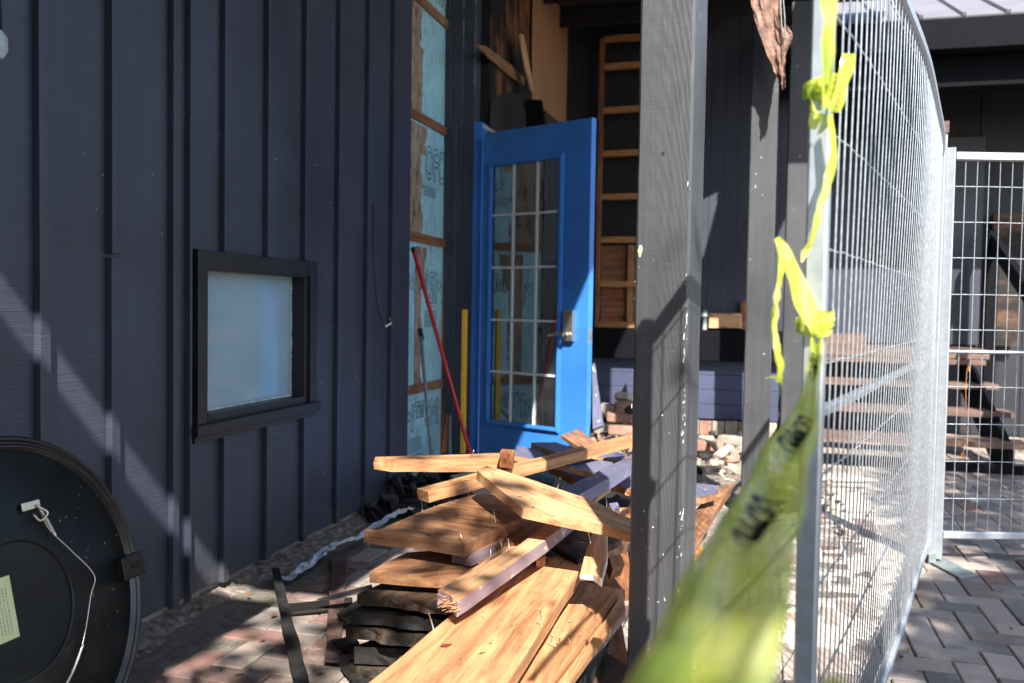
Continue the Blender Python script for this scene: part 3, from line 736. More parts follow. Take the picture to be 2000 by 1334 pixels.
# ================================================================== FENCE
F0, F1 = Vector((.088, 1.45, 0)), Vector((.757, 4.27, 0)); FD = (F1 - F0).normalized(); FN = Vector((FD.y, -FD.x, 0)); FL = (F1 - F0).length
def fp(s, z, off=0.):
    t = s / FL
    b = .042 * math.sin(math.pi * min(1, t * 1.0)) ** .7 * max(0, min(1, (z - .3) / 1.3)) if 0 < t < 1 else 0
    b += .0025 * math.sin(t * 13 + z * 1.2) * math.sin(math.pi * max(0, min(1, t)))
    return F0 + FD * s + FN * (b + off) + Vector((0, 0, z))
fence = tag(empty('mesh_fence', F0), 'long wire mesh fence panel running away from the camera beside the near post', 'fence panel', 'temporary fence panels')
def sqtube(name, pts, w_, m, parent, ends=True):
    bm = BM(); rings = []
    for i, p in enumerate(pts):
        d = (pts[min(i + 1, len(pts) - 1)] - pts[max(i - 1, 0)]).normalized(); up = Vector((0, 0, 1)) if abs(d.z) < .9 else FN
        a = d.cross(up).normalized(); c = a.cross(d); h = w_ / 2; q = h * .8
        rings.append([bm.verts.new(p + a * u + c * v) for u, v in ((-h, -q), (-q, -h), (q, -h), (h, -q), (h, q), (q, h), (-q, h), (-h, q))])
    for a, b in zip(rings, rings[1:]):
        for k in range(8): bm.faces.new((a[k], a[(k + 1) % 8], b[(k + 1) % 8], b[k]))
    if ends: bm.faces.new(rings[0]); bm.faces.new(rings[-1][::-1])
    bmesh.ops.recalc_face_normals(bm, faces=bm.faces)
    return mesh_obj(name, bm, m, parent)
sqtube('post', [fp(0, .05 + k * .2) for k in range(10)], .031, 'galv', fence)
sqtube('post', [fp(FL, .04 + k * .18) for k in range(11)], .038, 'galv', fence)
sqtube('rail', [fp(.02 + (FL - .04) * k / 40, 1.80) for k in range(41)], .026, 'galv', fence)
sqtube('rail', [fp(.02 + (FL - .04) * k / 40, .10) for k in range(41)], .024, 'galv', fence)
sqtube('rail', [fp(.02 + (FL - .04) * k / 40, .935, -.012) for k in range(41)], .016, 'dull', fence)
bm = BM(); s_ = .055
while s_ < FL - .03:
    j = random.uniform(-.0025, .0025); ph = random.uniform(0, 6)
    tube(bm, [fp(s_ + j + .0012 * math.sin(z * 9 + ph), .10 + z, .002) for z in [1.70 * k / 14 for k in range(15)]], .0017, 5, caps=False); s_ += .0505
for z in [.10 + .1835 * k for k in range(1, 10)]:
    tube(bm, [fp(.01 + (FL - .02) * k / 60, min(z, 1.79) + .0015 * math.sin(k * 1.9), -.0020) for k in range(61)], .0017, 5, caps=False)
mesh_obj('wire_mesh', bm, 'wire', fence)
# second panel, swung off to the right
G0 = Vector((.800, 4.285, 0)); G1 = G0 + Vector((1, .28, 0)).normalized() * 2.4; GD = (G1 - G0).normalized(); GN = Vector((GD.y, -GD.x, 0))
def gp(s, z, off=0.): return G0 + GD * s + GN * off + Vector((0, 0, z))
gate = tag(empty('mesh_fence', G0), 'temporary mesh fence panel standing across in front of the brown stairs', 'fence panel', 'temporary fence panels')
sqtube('post', [gp(0, .02 + k * .2) for k in range(10)], .038, 'galv', gate)
sqtube('post', [gp(2.4, .02 + k * .2) for k in range(10)], .038, 'galv', gate)
for z, w_ in ((1.785, .034), (.125, .030)): sqtube('rail', [gp(.019, z), gp(2.381, z)], w_, 'galv', gate)
bm = BM(); s_ = .065
while s_ < 2.36:
    tube(bm, [gp(s_ + random.uniform(-.002, .002), .13), gp(s_, .95), gp(s_ + random.uniform(-.002, .002), 1.78)], .0016, 5, caps=False); s_ += .0515
for z in (.285, .45, .615, .78, 1.03, 1.185, 1.345, 1.50, 1.655): tube(bm, [gp(.0 + 2.4 * k / 12, z + .001 * math.sin(k * 2), -.0036) for k in range(13)], .0016, 5, caps=False)
for z in (.935,): tube(bm, [gp(0, z, .010), gp(2.4, z, .010)], .008, 6, caps=False)
for k in range(44): box(bm, gp(.065 + .0515 * k - .004, .931, .004), gp(.065 + .0515 * k + .004, .941, .009))
mesh_obj('wire_mesh', bm, 'wire', gate)
# spigot above the joint, clamp, foot plate
cl = tag(empty('fence_coupler', (.775, 4.26, 1.9)), 'small square rusty-topped tube joining the two fence panels at the top', 'fence coupler')
bm = BM(); c0 = Vector((0.847, 4.726, 2.015)); 
for a, b in (((-.020, -.02, 0), (.020, -.017, .055)), ((-.02, .017, 0), (.02, .02, .055)), ((-.02, -.017, 0), (-.017, .017, .055)), ((.017, -.017, 0), (.02, .017, .055))): box(bm, c0 + Vector(a) - Vector((0, 0, .05)), c0 + Vector(b) - Vector((0, 0, .05)))
mesh_obj('open_tube', bm, 'wood_int' if False else 'strap', cl)
bm = BM(); box(bm, c0 + Vector((-.012, -.012, -.20)), c0 + Vector((.016, .012, -.052)), .002)
mesh_obj('clamp', bm, 'galv', cl)
o = slab('foot_plate', [(0.722, 4.372, 0.010), (0.808, 4.428, 0.010), (0.923, 4.103, 0.010), (0.844, 4.039, 0.010)], .008, 'steel', 'flat steel foot plate lying on the pavers under the fence joint', cat='foot plate', wob=.0005)
box_ = BM(); box(box_, (.76, 4.25, .0), (.79, 4.29, .05), .002); mesh_obj('spigot', box_, 'steel', o, Matrix.Identity(4))
ob = BM(); 
pts = [(0.984, 4.716, 0.843), (0.980, 4.711, 0.740), (0.984, 4.709, 0.666), (0.979, 4.704, 0.568), (0.986, 4.703, 0.495), (0.976, 4.697, 0.433), (0.972, 4.695, 0.384)]
tube(ob, spline(pts, 3), .0012, 4)
for p in (pts[2], pts[3], pts[4], pts[5], pts[0]):
    for q in range(2):
        c = Vector(p) + Vector((random.uniform(-.006, .006), -.002, random.uniform(-.012, .012))); tube(ob, [c, c + Vector((random.uniform(-.01, .01), 0, -.02))], [.0045, .001], 5)
tag(mesh_obj('seed_string', ob, 'orange'), 'thin string of orange seed tails hanging in the far fence mesh', 'seed string')

# ================================================================== BARRIER TAPE
def ribbon(name, L_, R_, parent=None, n=8, nu=10, crump=.003, text=None, theight=.7, seed=0., fold=0., tstart=0., fr=1.):
    """L_/R_: world points of both edges"""
    a_, b_ = spline(L_, n), spline(R_, n); rows = []; arc = [0.]
    for p, q, r, s2 in zip(a_, b_, a_[1:], b_[1:]): arc.append(arc[-1] + ((r + s2) / 2 - (p + q) / 2).length)
    def pt(i, t):
        i = max(0, min(len(a_) - 1.001, i)); k = int(i); f = i - k
        a = a_[k].lerp(a_[k + 1], f); b = b_[k].lerp(b_[k + 1], f)
        d = (a_[k + 1] - a_[k]); nrm = (b - a).cross(d); nrm = nrm.normalized() if nrm.length > 1e-9 else Vector((0, 1, 0))
        s_ = arc[k] + (arc[k + 1] - arc[k]) * f
        h = crump * noise.noise(Vector((t * 3.5 * fr, s_ * 16 * fr, seed))) + crump * .6 * noise.noise(Vector((t * 9 * fr, s_ * 5, seed + 5))) + fold * math.sin(t * 9 + seed)
        return a.lerp(b, t) + nrm * h, nrm
    bm = BM()
    for i in range(len(a_)): rows.append([bm.verts.new(pt(i, j / nu)[0]) for j in range(nu + 1)])
    for a, b in zip(rows, rows[1:]):
        for j in range(nu): bm.faces.new((a[j], a[j + 1], b[j + 1], b[j]))
    o = mesh_obj(name, bm, 'tape', parent, smooth=True)
    if text:
        me = text_mesh(text, 1.0, bold=.02); b2 = bmesh.new(); b2.from_mesh(me)
        bmesh.ops.triangulate(b2, faces=b2.faces); bmesh.ops.subdivide_edges(b2, edges=b2.edges, cuts=2)
        tot = arc[-1]; bad = []
        wd = sum((p - q).length for p, q in zip(a_, b_)) / len(a_)
        for v in b2.verts:
            sc_ = wd * theight; s_ = v.co.x * sc_ + tstart; t = .5 + (v.co.y - .36) * theight
            if s_ > tot: bad.append(v); continue
            k = 0
            while k < len(arc) - 2 and arc[k + 1] < s_: k += 1
            f = (s_ - arc[k]) / max(1e-9, arc[k + 1] - arc[k]); p, nm = pt(k + f, max(.02, min(.98, t)))
            v.co = p - nm * .0006
        bmesh.ops.delete(b2, geom=bad, context='VERTS')
        # both sides carry the print
        r = bmesh.ops.duplicate(b2, geom=b2.verts[:] + b2.edges[:] + b2.faces[:])
        mesh_obj('print', b2, 'tape_ink', o, Matrix.Identity(4))
    return o
tp = tag(empty('barrier_tape', (.09, 1.42, 1.05)), 'yellow barrier tape stretched from the knot on the near fence post past the camera', 'barrier tape', 'lengths of barrier tape')
ribbon('tape_band', [(0.076, 1.367, 1.060), (0.070, 1.292, 1.036), (0.053, 1.120, 0.995), (0.010, 0.930, 0.949), (-0.021, 0.776, 0.929), (-0.040, 0.625, 0.925), (-0.049, 0.509, 0.926), (-0.054, 0.409, 0.927), (-0.055, 0.320, 0.931)],
       [(0.094, 1.372, 1.061), (0.088, 1.276, 1.037), (0.073, 1.074, 1.000), (0.054, 0.859, 0.964), (0.039, 0.689, 0.952), (0.028, 0.582, 0.943), (0.021, 0.492, 0.939), (0.012, 0.411, 0.934), (0.003, 0.336, 0.932)],
       tp, 8, 40, .010, 'GUARD            GUARD            GUARD', .60, 3., tstart=.06, fr=.45, fold=.006)
# knot
def knot(parent, c, r, n_=16, seed=1):
    rnd = random.Random(seed); c = Vector(c)
    for k in range(3):
        ang = k * .5 - .4; L_, R_ = [], []
        for i in range(9):
            t = math.pi * 2 * i / 8; rr = r * (1 + .06 * rnd.uniform(-1, 1))
            p = c + Vector((math.cos(t) * rr, math.sin(t) * rr, math.sin(t + k) * .006 + (k - 1) * .007))
            L_.append(p + Vector((0, 0, -.008 * rnd.uniform(.6, 1.2)))); R_.append(p + Vector((0, 0, .008 * rnd.uniform(.6, 1.3))))
        ribbon('wrap', L_, R_, parent, 4, 4, .004, seed=seed + k)
    bm = BM(); bmesh.ops.create_icosphere(bm, subdivisions=3, radius=.012)
    for v in bm.verts: v.co = v.co * (1 + .5 * noise.noise(v.co * 130 + Vector((seed, 0, 0)))); v.co.z *= .8
    mesh_obj('knot', bm, 'tape', parent, Matrix.Translation(c + Vector((-.002, -r - .006, 0))), True)
K1 = (.088, 1.45, 1.083)
knot(tp, K1, .0265, seed=3)
ribbon('loose_end', [(0.080, 1.379, 1.065), (0.060, 1.364, 1.095), (0.045, 1.351, 1.135), (0.030, 1.349, 1.179), (0.022, 1.348, 1.203)],
       [(0.094, 1.388, 1.068), (0.082, 1.391, 1.107), (0.069, 1.389, 1.148), (0.052, 1.381, 1.181), (0.031, 1.361, 1.208)], tp, 8, 10, .006, 'GUARD', .42, 11., tstart=.055, fr=1.6)
ribbon('loose_end', [(0.023, 1.348, 1.203), (0.028, 1.341, 1.186), (0.028, 1.337, 1.157), (0.024, 1.334, 1.113), (0.023, 1.333, 1.076), (0.027, 1.332, 1.040), (0.033, 1.333, 1.014), (0.030, 1.332, 0.999)],
       [(0.031, 1.350, 1.207), (0.037, 1.351, 1.183), (0.036, 1.350, 1.150), (0.031, 1.347, 1.113), (0.031, 1.345, 1.076), (0.037, 1.345, 1.039), (0.041, 1.345, 1.010), (0.036, 1.338, 0.997)], tp, 6, 8, .007, seed=21., fr=2.6)
for a, b in (((0.034, 1.333, 1.002), (0.015, 1.327, 1.002)), ((0.036, 1.333, 1.002), (0.039, 1.333, 0.983)), ((0.088, 1.371, 1.066), (0.098, 1.362, 1.040)), ((0.092, 1.372, 1.068), (0.097, 1.374, 1.077))):
    a, b = Vector(a), Vector(b); ribbon('frayed_end', [a, a.lerp(b, .5) + Vector((0, 0, .003)), b], [a + Vector((.002, 0, .003)), a.lerp(b, .5) + Vector((.001, 0, .0055)), b + Vector((0, 0, .001))], tp, 4, 3, .002, seed=8)
tp2 = tag(empty('barrier_tape', (.09, 1.42, 1.4)), 'yellow barrier tape tied higher on the near fence post and rising out of the picture', 'barrier tape', 'lengths of barrier tape')
K2 = (.088, 1.45, 1.437)
knot(tp2, K2, .0265, seed=9)
ribbon('tape_band', [(0.085, 1.394, 1.397), (0.078, 1.289, 1.417), (0.069, 1.173, 1.432), (0.061, 1.067, 1.448), (0.045, 0.856, 1.451)],
       [(0.096, 1.396, 1.397), (0.090, 1.282, 1.415), (0.083, 1.145, 1.423), (0.077, 1.051, 1.441), (0.065, 0.861, 1.451)], tp2, 8, 12, .006, 'GUARD', .5, 5., tstart=.05)
ribbon('loose_end', [(0.086, 1.399, 1.390), (0.076, 1.402, 1.399), (0.068, 1.421, 1.429)], [(0.091, 1.400, 1.388), (0.075, 1.395, 1.368), (0.070, 1.420, 1.374)], tp2, 6, 10, .006, seed=31, fr=2)
ribbon('loose_end', [(0.095, 1.407, 1.395), (0.103, 1.410, 1.424), (0.109, 1.418, 1.455), (0.114, 1.426, 1.484)], [(0.112, 1.422, 1.396), (0.120, 1.425, 1.422), (0.129, 1.434, 1.454), (0.133, 1.436, 1.485)], tp2, 6, 8, .005, 'GUARD', .5, 41, tstart=.0, fr=2)
ribbon('loose_end', [(0.094, 1.401, 1.389), (0.097, 1.400, 1.355), (0.098, 1.399, 1.325), (0.087, 1.389, 1.279), (0.078, 1.385, 1.241), (0.073, 1.382, 1.204), (0.061, 1.379, 1.187), (0.060, 1.378, 1.173)],
       [(0.100, 1.408, 1.392), (0.107, 1.403, 1.355), (0.109, 1.407, 1.318), (0.101, 1.404, 1.280), (0.090, 1.399, 1.246), (0.081, 1.390, 1.204), (0.073, 1.387, 1.189), (0.064, 1.379, 1.172)], tp2, 7, 8, .007, seed=51., fr=1.8)
tp3 = ribbon('tape_scrap', [(0.036, 0.452, 0.920), (0.038, 0.459, 0.920), (0.043, 0.461, 0.920), (0.046, 0.457, 0.920)], [(0.038, 0.480, 0.900), (0.041, 0.487, 0.900), (0.046, 0.488, 0.900), (0.050, 0.483, 0.900)], None, 5, 6, .003)
tag(tp3, 'small curl of yellow tape at the bottom edge beside the fence mesh', 'tape scrap')

# ================================================================== WOOD PILE
def nl(o, *prs):
    for a, b in prs: nail(o, a, b)
PG = 'torn-out timbers in the pile'
A = slab('plank', [(-0.688, 2.593, 0.325), (-0.480, 2.832, 0.325), (-0.491, 1.811, 0.300), (-0.508, 1.496, 0.290), (-0.786, 1.374, 0.290), (-0.768, 1.725, 0.300)], .034, 'wood1', 'widest honey-coloured plank at the front of the pile with a dark red leaf on it', jag=.003, group=PG, cat='plank')
nl(A, ((-0.738, 2.037, 0.300), (-0.741, 2.004, 0.360)), ((-0.496, 2.145, 0.310), (-0.491, 2.111, 0.360)), ((-0.503, 2.271, 0.210), (-0.482, 2.221, 0.260)))
Bp = slab('casing_board', [(-0.584, 2.752, 0.245), (-0.372, 2.702, 0.245), (-0.339, 2.539, 0.235), (-0.416, 1.985, 0.220), (-0.443, 1.722, 0.210), (-0.552, 1.689, 0.210)], .03, 'wood1', 'grooved casing board with a blue painted edge under the widest plank', jag=.002, group=PG, cat='board', sidemat='lav')
slab('moulding', [(-0.359, 2.600, 0.262), (-0.331, 2.478, 0.256), (-0.392, 1.995, 0.238), (-0.406, 1.981, 0.242)], .02, 'wood1', parent=Bp, sub=.08)
slab('moulding', [(-0.393, 2.635, 0.254), (-0.371, 2.589, 0.252), (-0.427, 1.989, 0.236), (-0.444, 1.978, 0.238)], .012, 'wood1', parent=Bp, sub=.08)
nl(Bp, ((-0.473, 2.212, 0.235), (-0.485, 2.206, 0.265)), ((-0.441, 2.238, 0.240), (-0.445, 2.222, 0.260)), ((-0.469, 2.236, 0.240), (-0.461, 2.211, 0.262)))
E_ = slab('broken_stick', [(-0.750, 2.099, 0.385), (-0.632, 2.452, 0.425), (-0.572, 2.753, 0.455), (-0.521, 2.749, 0.455), (-0.568, 2.509, 0.425), (-0.683, 2.046, 0.385)], .04, 'wood2', 'long stick with splintered near end and mauve painted side crossing over the widest plank', jag=.007, group=PG, cat='timber', sidemat='mauve')
bm = BM()
for k in range(46):
    t = random.random(); base = Vector((-0.746, 2.091, 0.380)).lerp(Vector((-0.685, 2.045, 0.380)), t) + Vector((0, 0, -random.uniform(0, .036)))
    d = Vector((-.25, -.30, random.uniform(-.1, .08))).normalized(); L_ = random.uniform(.002, .011); w_ = random.uniform(.0006, .0016)
    tube(bm, [base - d * .012, base + d * L_ * .5, base + d * L_], [w_, w_ * .8, w_ * .2], 4)
mesh_obj('splinters', bm, 'wood2', E_)
nl(E_, ((-0.643, 2.377, 0.410), (-0.655, 2.402, 0.450)), ((-0.682, 2.436, 0.410), (-0.690, 2.445, 0.435)), ((-0.694, 2.362, 0.405), (-0.699, 2.378, 0.425)))
Fp = slab('plank', [(-0.834, 2.677, 0.585), (-0.825, 2.747, 0.585), (-0.453, 2.613, 0.530), (-0.360, 2.539, 0.515), (-0.322, 2.522, 0.510), (-0.309, 2.424, 0.485), (-0.379, 2.435, 0.495), (-0.505, 2.436, 0.515), (-0.621, 2.437, 0.535), (-0.714, 2.540, 0.555)], .030, 'wood2', 'pale knotty plank with a broken slanting end lying highest across the pile', jag=.002, group=PG, cat='plank', axis=(.85, -.4, 0))
nl(Fp, ((-0.433, 2.471, 0.440), (-0.444, 2.468, 0.485)),)
G = slab('square_stick', [(-1.063, 2.741, 0.500), (-0.458, 3.593, 0.600), (-0.445, 3.507, 0.600), (-1.002, 2.685, 0.500)], .036, 'wood1', 'long thin square stick running from low left up to behind the near post', jag=.002, group=PG, cat='timber', bev=0)
nl(G, ((-1.050, 2.751, 0.470), (-1.043, 2.749, 0.420)), ((-0.917, 2.836, 0.485), (-0.915, 2.855, 0.450)))
Hs = slab('square_stick', [(-1.231, 2.782, 0.585), (-0.846, 3.161, 0.565), (-0.818, 3.038, 0.560), (-1.160, 2.775, 0.580)], .042, 'wood1', 'level square stick poking out furthest left above the pile', jag=.004, group=PG, cat='timber', sub=.02)
nl(Hs, ((-0.960, 2.999, 0.565), (-0.932, 2.947, 0.600)), ((-1.056, 2.911, 0.575), (-1.054, 2.905, 0.585)))
slab('timber_block', [(-0.835, 2.937, 0.600), (-0.850, 3.014, 0.600), (-0.805, 3.019, 0.600), (-0.780, 2.913, 0.600)], .05, 'wood_red', 'short red-brown block at the right end of the level square stick', cat='timber', group=PG, jag=.002, sub=.015)
C = slab('plank', [(-1.093, 2.404, 0.440), (-1.052, 2.415, 0.450), (-0.959, 2.686, 0.465), (-0.878, 2.822, 0.475), (-0.771, 2.869, 0.475), (-0.601, 2.812, 0.465), (-0.723, 2.528, 0.450), (-0.777, 2.383, 0.430)], .040, 'wood3', 'wide brown plank with a pale sawn end sticking out left of the pile', group=PG, cat='plank', sub=.02, wob=.002)
nl(C, ((-0.789, 2.391, 0.440), (-0.796, 2.397, 0.460)), ((-0.741, 2.568, 0.450), (-0.747, 2.568, 0.490)), ((-0.753, 2.570, 0.450), (-0.753, 2.556, 0.475)))
bm = BM()
for k in range(9):
    a = Vector((-1.088, 2.410, 0.430)) + Vector((random.uniform(-.005, .012), -.004, random.uniform(-.012, .014))); tube(bm, [a, a + Vector((random.uniform(-.01, .015), -.006, random.uniform(-.035, -.005)))], [.0014, .0004], 4)
mesh_obj('splinters', bm, 'wood2', C)
slab('painted_offcut', [(-0.838, 2.449, 0.390), (-0.738, 2.599, 0.410), (-0.706, 2.541, 0.410), (-0.773, 2.414, 0.390)], .036, 'wood2', 'short offcut with grey-mauve painted side under the wide brown plank', jag=.003, group=PG, cat='timber', sidemat='mauve')
D = slab('plank', [(-1.037, 2.319, 0.345), (-0.988, 2.478, 0.360), (-0.730, 2.636, 0.370), (-0.780, 2.355, 0.340)], .034, 'wood3', 'shaded brown plank with pale end lying below the wide brown plank', group=PG, cat='plank', sub=.02, jag=.0015)
D2 = slab('timber', [(-0.773, 2.311, 0.355), (-0.701, 2.530, 0.390), (-0.633, 2.565, 0.390), (-0.721, 2.367, 0.355)], .034, 'wood2', 'sunlit timber beside the splintered stick with small nails standing in it', group=PG, cat='timber', jag=.002)
nl(D2, ((-0.734, 2.397, 0.360), (-0.737, 2.394, 0.378)),)
charred = [([(-1.064, 2.304, .285), (-0.793, 2.283, .285), (-0.702, 2.687, .285), (-0.968, 2.670, .285)], .285, .03, 'wood_char', 'half-burnt plank directly under the shaded brown plank'),
           ([(-1.086, 2.298, .235), (-0.808, 2.301, .235), (-0.713, 2.732, .235), (-0.975, 2.646, .235)], .235, .035, 'char', 'charred black plank in the middle of the left stack'),
           ([(-1.106, 2.309, .185), (-0.811, 2.296, .185), (-0.705, 2.736, .185), (-0.976, 2.648, .185)], .185, .035, 'wood_grey', 'sooty grey plank low in the left stack'),
           ([(-1.090, 2.330, .12), (-0.832, 2.372, .12), (-0.723, 2.778, .12), (-0.959, 2.651, .12)], .12, .05, 'char', 'charred black timber near the bottom of the left stack'),
           ([(-1.104, 2.334, .06), (-0.830, 2.345, .06), (-0.729, 2.804, .06), (-0.968, 2.678, .06)], .06, .045, 'wood_grey', 'sooty grey board at the very bottom of the left stack')]
for pts, z, th, m, lb in charred:
    slab('burnt_plank', pts, th, m, lb, jag=.006, group=PG, cat='plank', sub=.028, wob=.0022)
# blackened shards round the foot of the stack
for pts, lb in (([(-1.302, 2.590, 0.020), (-1.220, 2.607, 0.040), (-1.175, 2.548, 0.040), (-1.240, 2.520, 0.020)], 'small black shard on the pavers between the rusty strap and the stack'),
                ([(-1.167, 2.417, 0.020), (-1.100, 2.458, 0.050), (-1.053, 2.392, 0.050), (-1.088, 2.327, 0.020)], 'black shard leaning at the foot of the stack near the bottom edge'),
                ([(-1.359, 2.760, 0.050), (-1.273, 2.758, 0.100), (-1.223, 2.698, 0.100), (-1.304, 2.699, 0.050)], 'black shard sticking out left from the middle of the stack'),
                ([(-1.074, 2.331, 0.020), (-1.014, 2.414, 0.040), (-0.950, 2.321, 0.040), (-1.004, 2.247, 0.020)], 'black shard at the bottom edge in front of the stack'),
                ([(-0.615, 2.376, 0.060), (-0.509, 2.419, 0.100), (-0.474, 2.322, 0.100), (-0.556, 2.259, 0.060)], 'black shard under the right edge of the widest plank')):
    slab('burnt_shard', pts, .018, 'char', lb, jag=.008, cat='shard', sub=.015, wob=.006)
# timbers seen between and behind
more = [
 ('board', [(-0.640, 2.771, 0.360), (-0.561, 2.959, 0.390), (-0.392, 2.815, 0.370), (-0.502, 2.646, 0.340)], .02, 'wood_char', 'dark board in the hollow under the highest pale plank', None),
 ('board', [(-0.731, 2.497, 0.405), (-0.616, 2.885, 0.440), (-0.501, 2.817, 0.430), (-0.655, 2.564, 0.390)], .02, 'wood_red', 'reddish board in shade left of the hollow', None),
 ('board', [(-0.633, 3.066, 0.200), (-0.436, 3.267, 0.220), (-0.361, 2.854, 0.200), (-0.509, 2.712, 0.180)], .03, 'wood_red', 'red-brown board deep under the split white piece', None),
 ('split_board', [(-0.457, 2.654, 0.420), (-0.414, 2.668, 0.420), (-0.392, 2.517, 0.395), (-0.389, 2.415, 0.350), (-0.419, 2.440, 0.360), (-0.454, 2.428, 0.360), (-0.458, 2.505, 0.385)], .022, 'wood2', 'split upright piece with flaking white paint below the highest plank', 'chip'),
 ('timber_block', [(-0.635, 2.640, 0.355), (-0.613, 2.684, 0.355), (-0.591, 2.602, 0.350), (-0.612, 2.572, 0.350)], .03, 'wood1', 'small broken orange block under the splintered stick', None),
 ('timber_block', [(-0.439, 2.840, 0.300), (-0.403, 2.889, 0.300), (-0.388, 2.833, 0.280), (-0.415, 2.776, 0.280)], .04, 'wood_red', 'rounded reddish timber end just left of the near post', None),
 ('painted_board', [(-0.911, 3.440, 0.545), (-0.510, 3.353, 0.520), (-0.533, 3.193, 0.500), (-0.886, 3.309, 0.530)], .022, 'lav', 'navy painted board with bright sunlit left end in front of the blue door', 'wood2'),
 ('painted_board', [(-0.858, 3.471, 0.560), (-0.768, 3.521, 0.560), (-0.606, 3.382, 0.545), (-0.712, 3.316, 0.545)], .03, 'lav', 'lavender board with raw broken end nearest the foot of the blue door', 'wood2'),
 ('painted_board', [(-0.646, 3.605, 0.500), (-0.642, 3.806, 0.500), (-0.508, 3.749, 0.490), (-0.509, 3.537, 0.490)], .02, 'lav', 'short lavender board behind the thin square stick', 'wood2'),
 ('painted_timber', [(-0.598, 2.856, 0.505), (-0.442, 3.451, 0.540), (-0.411, 3.268, 0.540), (-0.528, 2.779, 0.505)], .04, 'lav', 'long navy painted timber slanting up towards the near post', 'lav'),
 ('painted_board', [(-0.766, 3.520, 0.475), (-0.516, 3.398, 0.465), (-0.578, 3.238, 0.455), (-0.768, 3.408, 0.475)], .026, 'lav', 'navy board with rough orange edge under the thin square stick', 'wood1'),
 ('painted_board', [(-0.526, 3.489, 0.440), (-0.430, 3.479, 0.440), (-0.403, 3.273, 0.430), (-0.554, 3.391, 0.440)], .026, 'lav', 'lavender board with brown edge passing behind the near post', 'wood1'),
 ('thin_strip', [(-0.549, 3.110, 0.430), (-0.520, 3.278, 0.440), (-0.501, 3.255, 0.440), (-0.528, 3.064, 0.430)], .012, 'wood2', 'small pale strip in the gap above the highest plank', None),
 ('timber_block', [(-0.486, 3.140, 0.410), (-0.462, 3.175, 0.410), (-0.445, 3.115, 0.400), (-0.462, 3.060, 0.400)], .03, 'lav', 'broken block with a painted end beside the near post', 'wood2'),
 ('timber_block', [(-0.465, 3.202, 0.380), (-0.417, 3.254, 0.380), (-0.401, 3.168, 0.370), (-0.443, 3.104, 0.370)], .03, 'wood1', 'orange offcut tucked against the near post', None),
 ('board', [(-0.916, 3.398, 0.500), (-0.841, 3.452, 0.500), (-0.805, 3.353, 0.490), (-0.887, 3.323, 0.490)], .02, 'wood1', 'rounded brown board end under the bright painted board', None),
 ('metal_sheet', [(-0.904, 3.521, 0.420), (-0.783, 3.602, 0.420), (-0.754, 3.425, 0.400), (-0.838, 3.428, 0.400)], .004, 'steel', 'grey-green sheet offcut in the shaded gap behind the pale plank', None),
 ('board', [(-0.465, 3.608, 0.360), (-0.357, 3.873, 0.360), (-0.135, 3.906, 0.360), (-0.133, 3.764, 0.340), (-0.232, 3.635, 0.340)], .03, 'lav', 'broken lavender board end showing right of the near post', 'wood3'),
 ('board', [(-0.237, 3.578, 0.280), (-0.141, 4.150, 0.300), (-0.079, 4.234, 0.300), (-0.189, 3.253, 0.260)], .03, 'wood3', 'brown sunlit board leaning right of the near post', None),
 ('timber_block', [(-0.231, 3.381, 0.220), (-0.160, 3.390, 0.220), (-0.162, 3.296, 0.210), (-0.233, 3.287, 0.210)], .03, 'wood1', 'bright wood offcut low beside the right edge of the near post', None),
 ('board', [(-0.446, 2.877, 0.100), (-0.413, 2.878, 0.120), (-0.303, 2.474, 0.060), (-0.349, 2.414, 0.050)], .02, 'wood_red', 'reddish splintered board on the ground against the near post', 'chip'),
 ('timber', [(-0.494, 2.425, 0.050), (-0.412, 2.621, 0.080), (-0.330, 2.527, 0.080), (-0.338, 2.257, 0.050)], .05, 'wood_char', 'blackened lump of timber on the ground in front of the near post', None),
 ('plank', [(-1.229, 3.567, 0.380), (-1.002, 3.808, 0.420), (-0.750, 3.406, 0.400), (-0.986, 3.222, 0.370)], .03, 'char', 'black plank in the shadow under the level stick', None),
 ('plank', [(-0.781, 3.648, 0.330), (-0.520, 3.937, 0.360), (-0.418, 3.336, 0.320), (-0.654, 3.344, 0.300)], .03, 'char', 'black plank deep in the pile beside the near post', None),
 ('plank', [(-0.711, 3.727, 0.440), (-0.520, 4.095, 0.450), (-0.471, 3.805, 0.420), (-0.617, 3.568, 0.420)], .03, 'wood_grey', 'sooty board behind the slanting navy timber', None),
 ('plank', [(-1.018, 4.795, 0.400), (-0.973, 5.078, 0.400), (-0.580, 4.381, 0.340), (-0.631, 4.214, 0.340)], .02, 'wood3', 'weathered lath poking out behind the thin square stick by the door', None),
 ('plank', [(-0.728, 2.135, 0.170), (-0.653, 2.697, 0.170), (-0.400, 2.841, 0.150), (-0.413, 2.031, 0.140)], .12, 'char', 'black timber carrying the front planks', None),
 ('plank', [(-0.938, 3.198, 0.330), (-0.781, 3.648, 0.330), (-0.422, 3.229, 0.250), (-0.637, 2.763, 0.250)], .08, 'wood_char', 'half-burnt thick plank at the heart of the pile', None),
]
for nm, pts, th, m, lb, sm in more:
    o = slab(nm, pts, th, m, lb, jag=.004, group=PG, cat=nm.replace('_', ' '), sidemat=sm, sub=.02, wob=.0025)
    if 'gap above' in lb: nail(o, (-0.491, 3.117, 0.400), (-0.488, 3.068, 0.450))
nail(bpy.data.objects['painted_timber'], (-0.619, 2.874, 0.500), (-0.602, 2.839, 0.545))
# mauve board and small lath leaning by the door
slab('painted_board', [(-0.938, 5.350, 0.750), (-0.929, 5.350, 0.759), (-0.811, 5.000, 0.427), (-0.869, 5.000, 0.404)], .02, 'lav', 'narrow mauve board leaning behind the latch side of the blue door', down=1, cat='board')
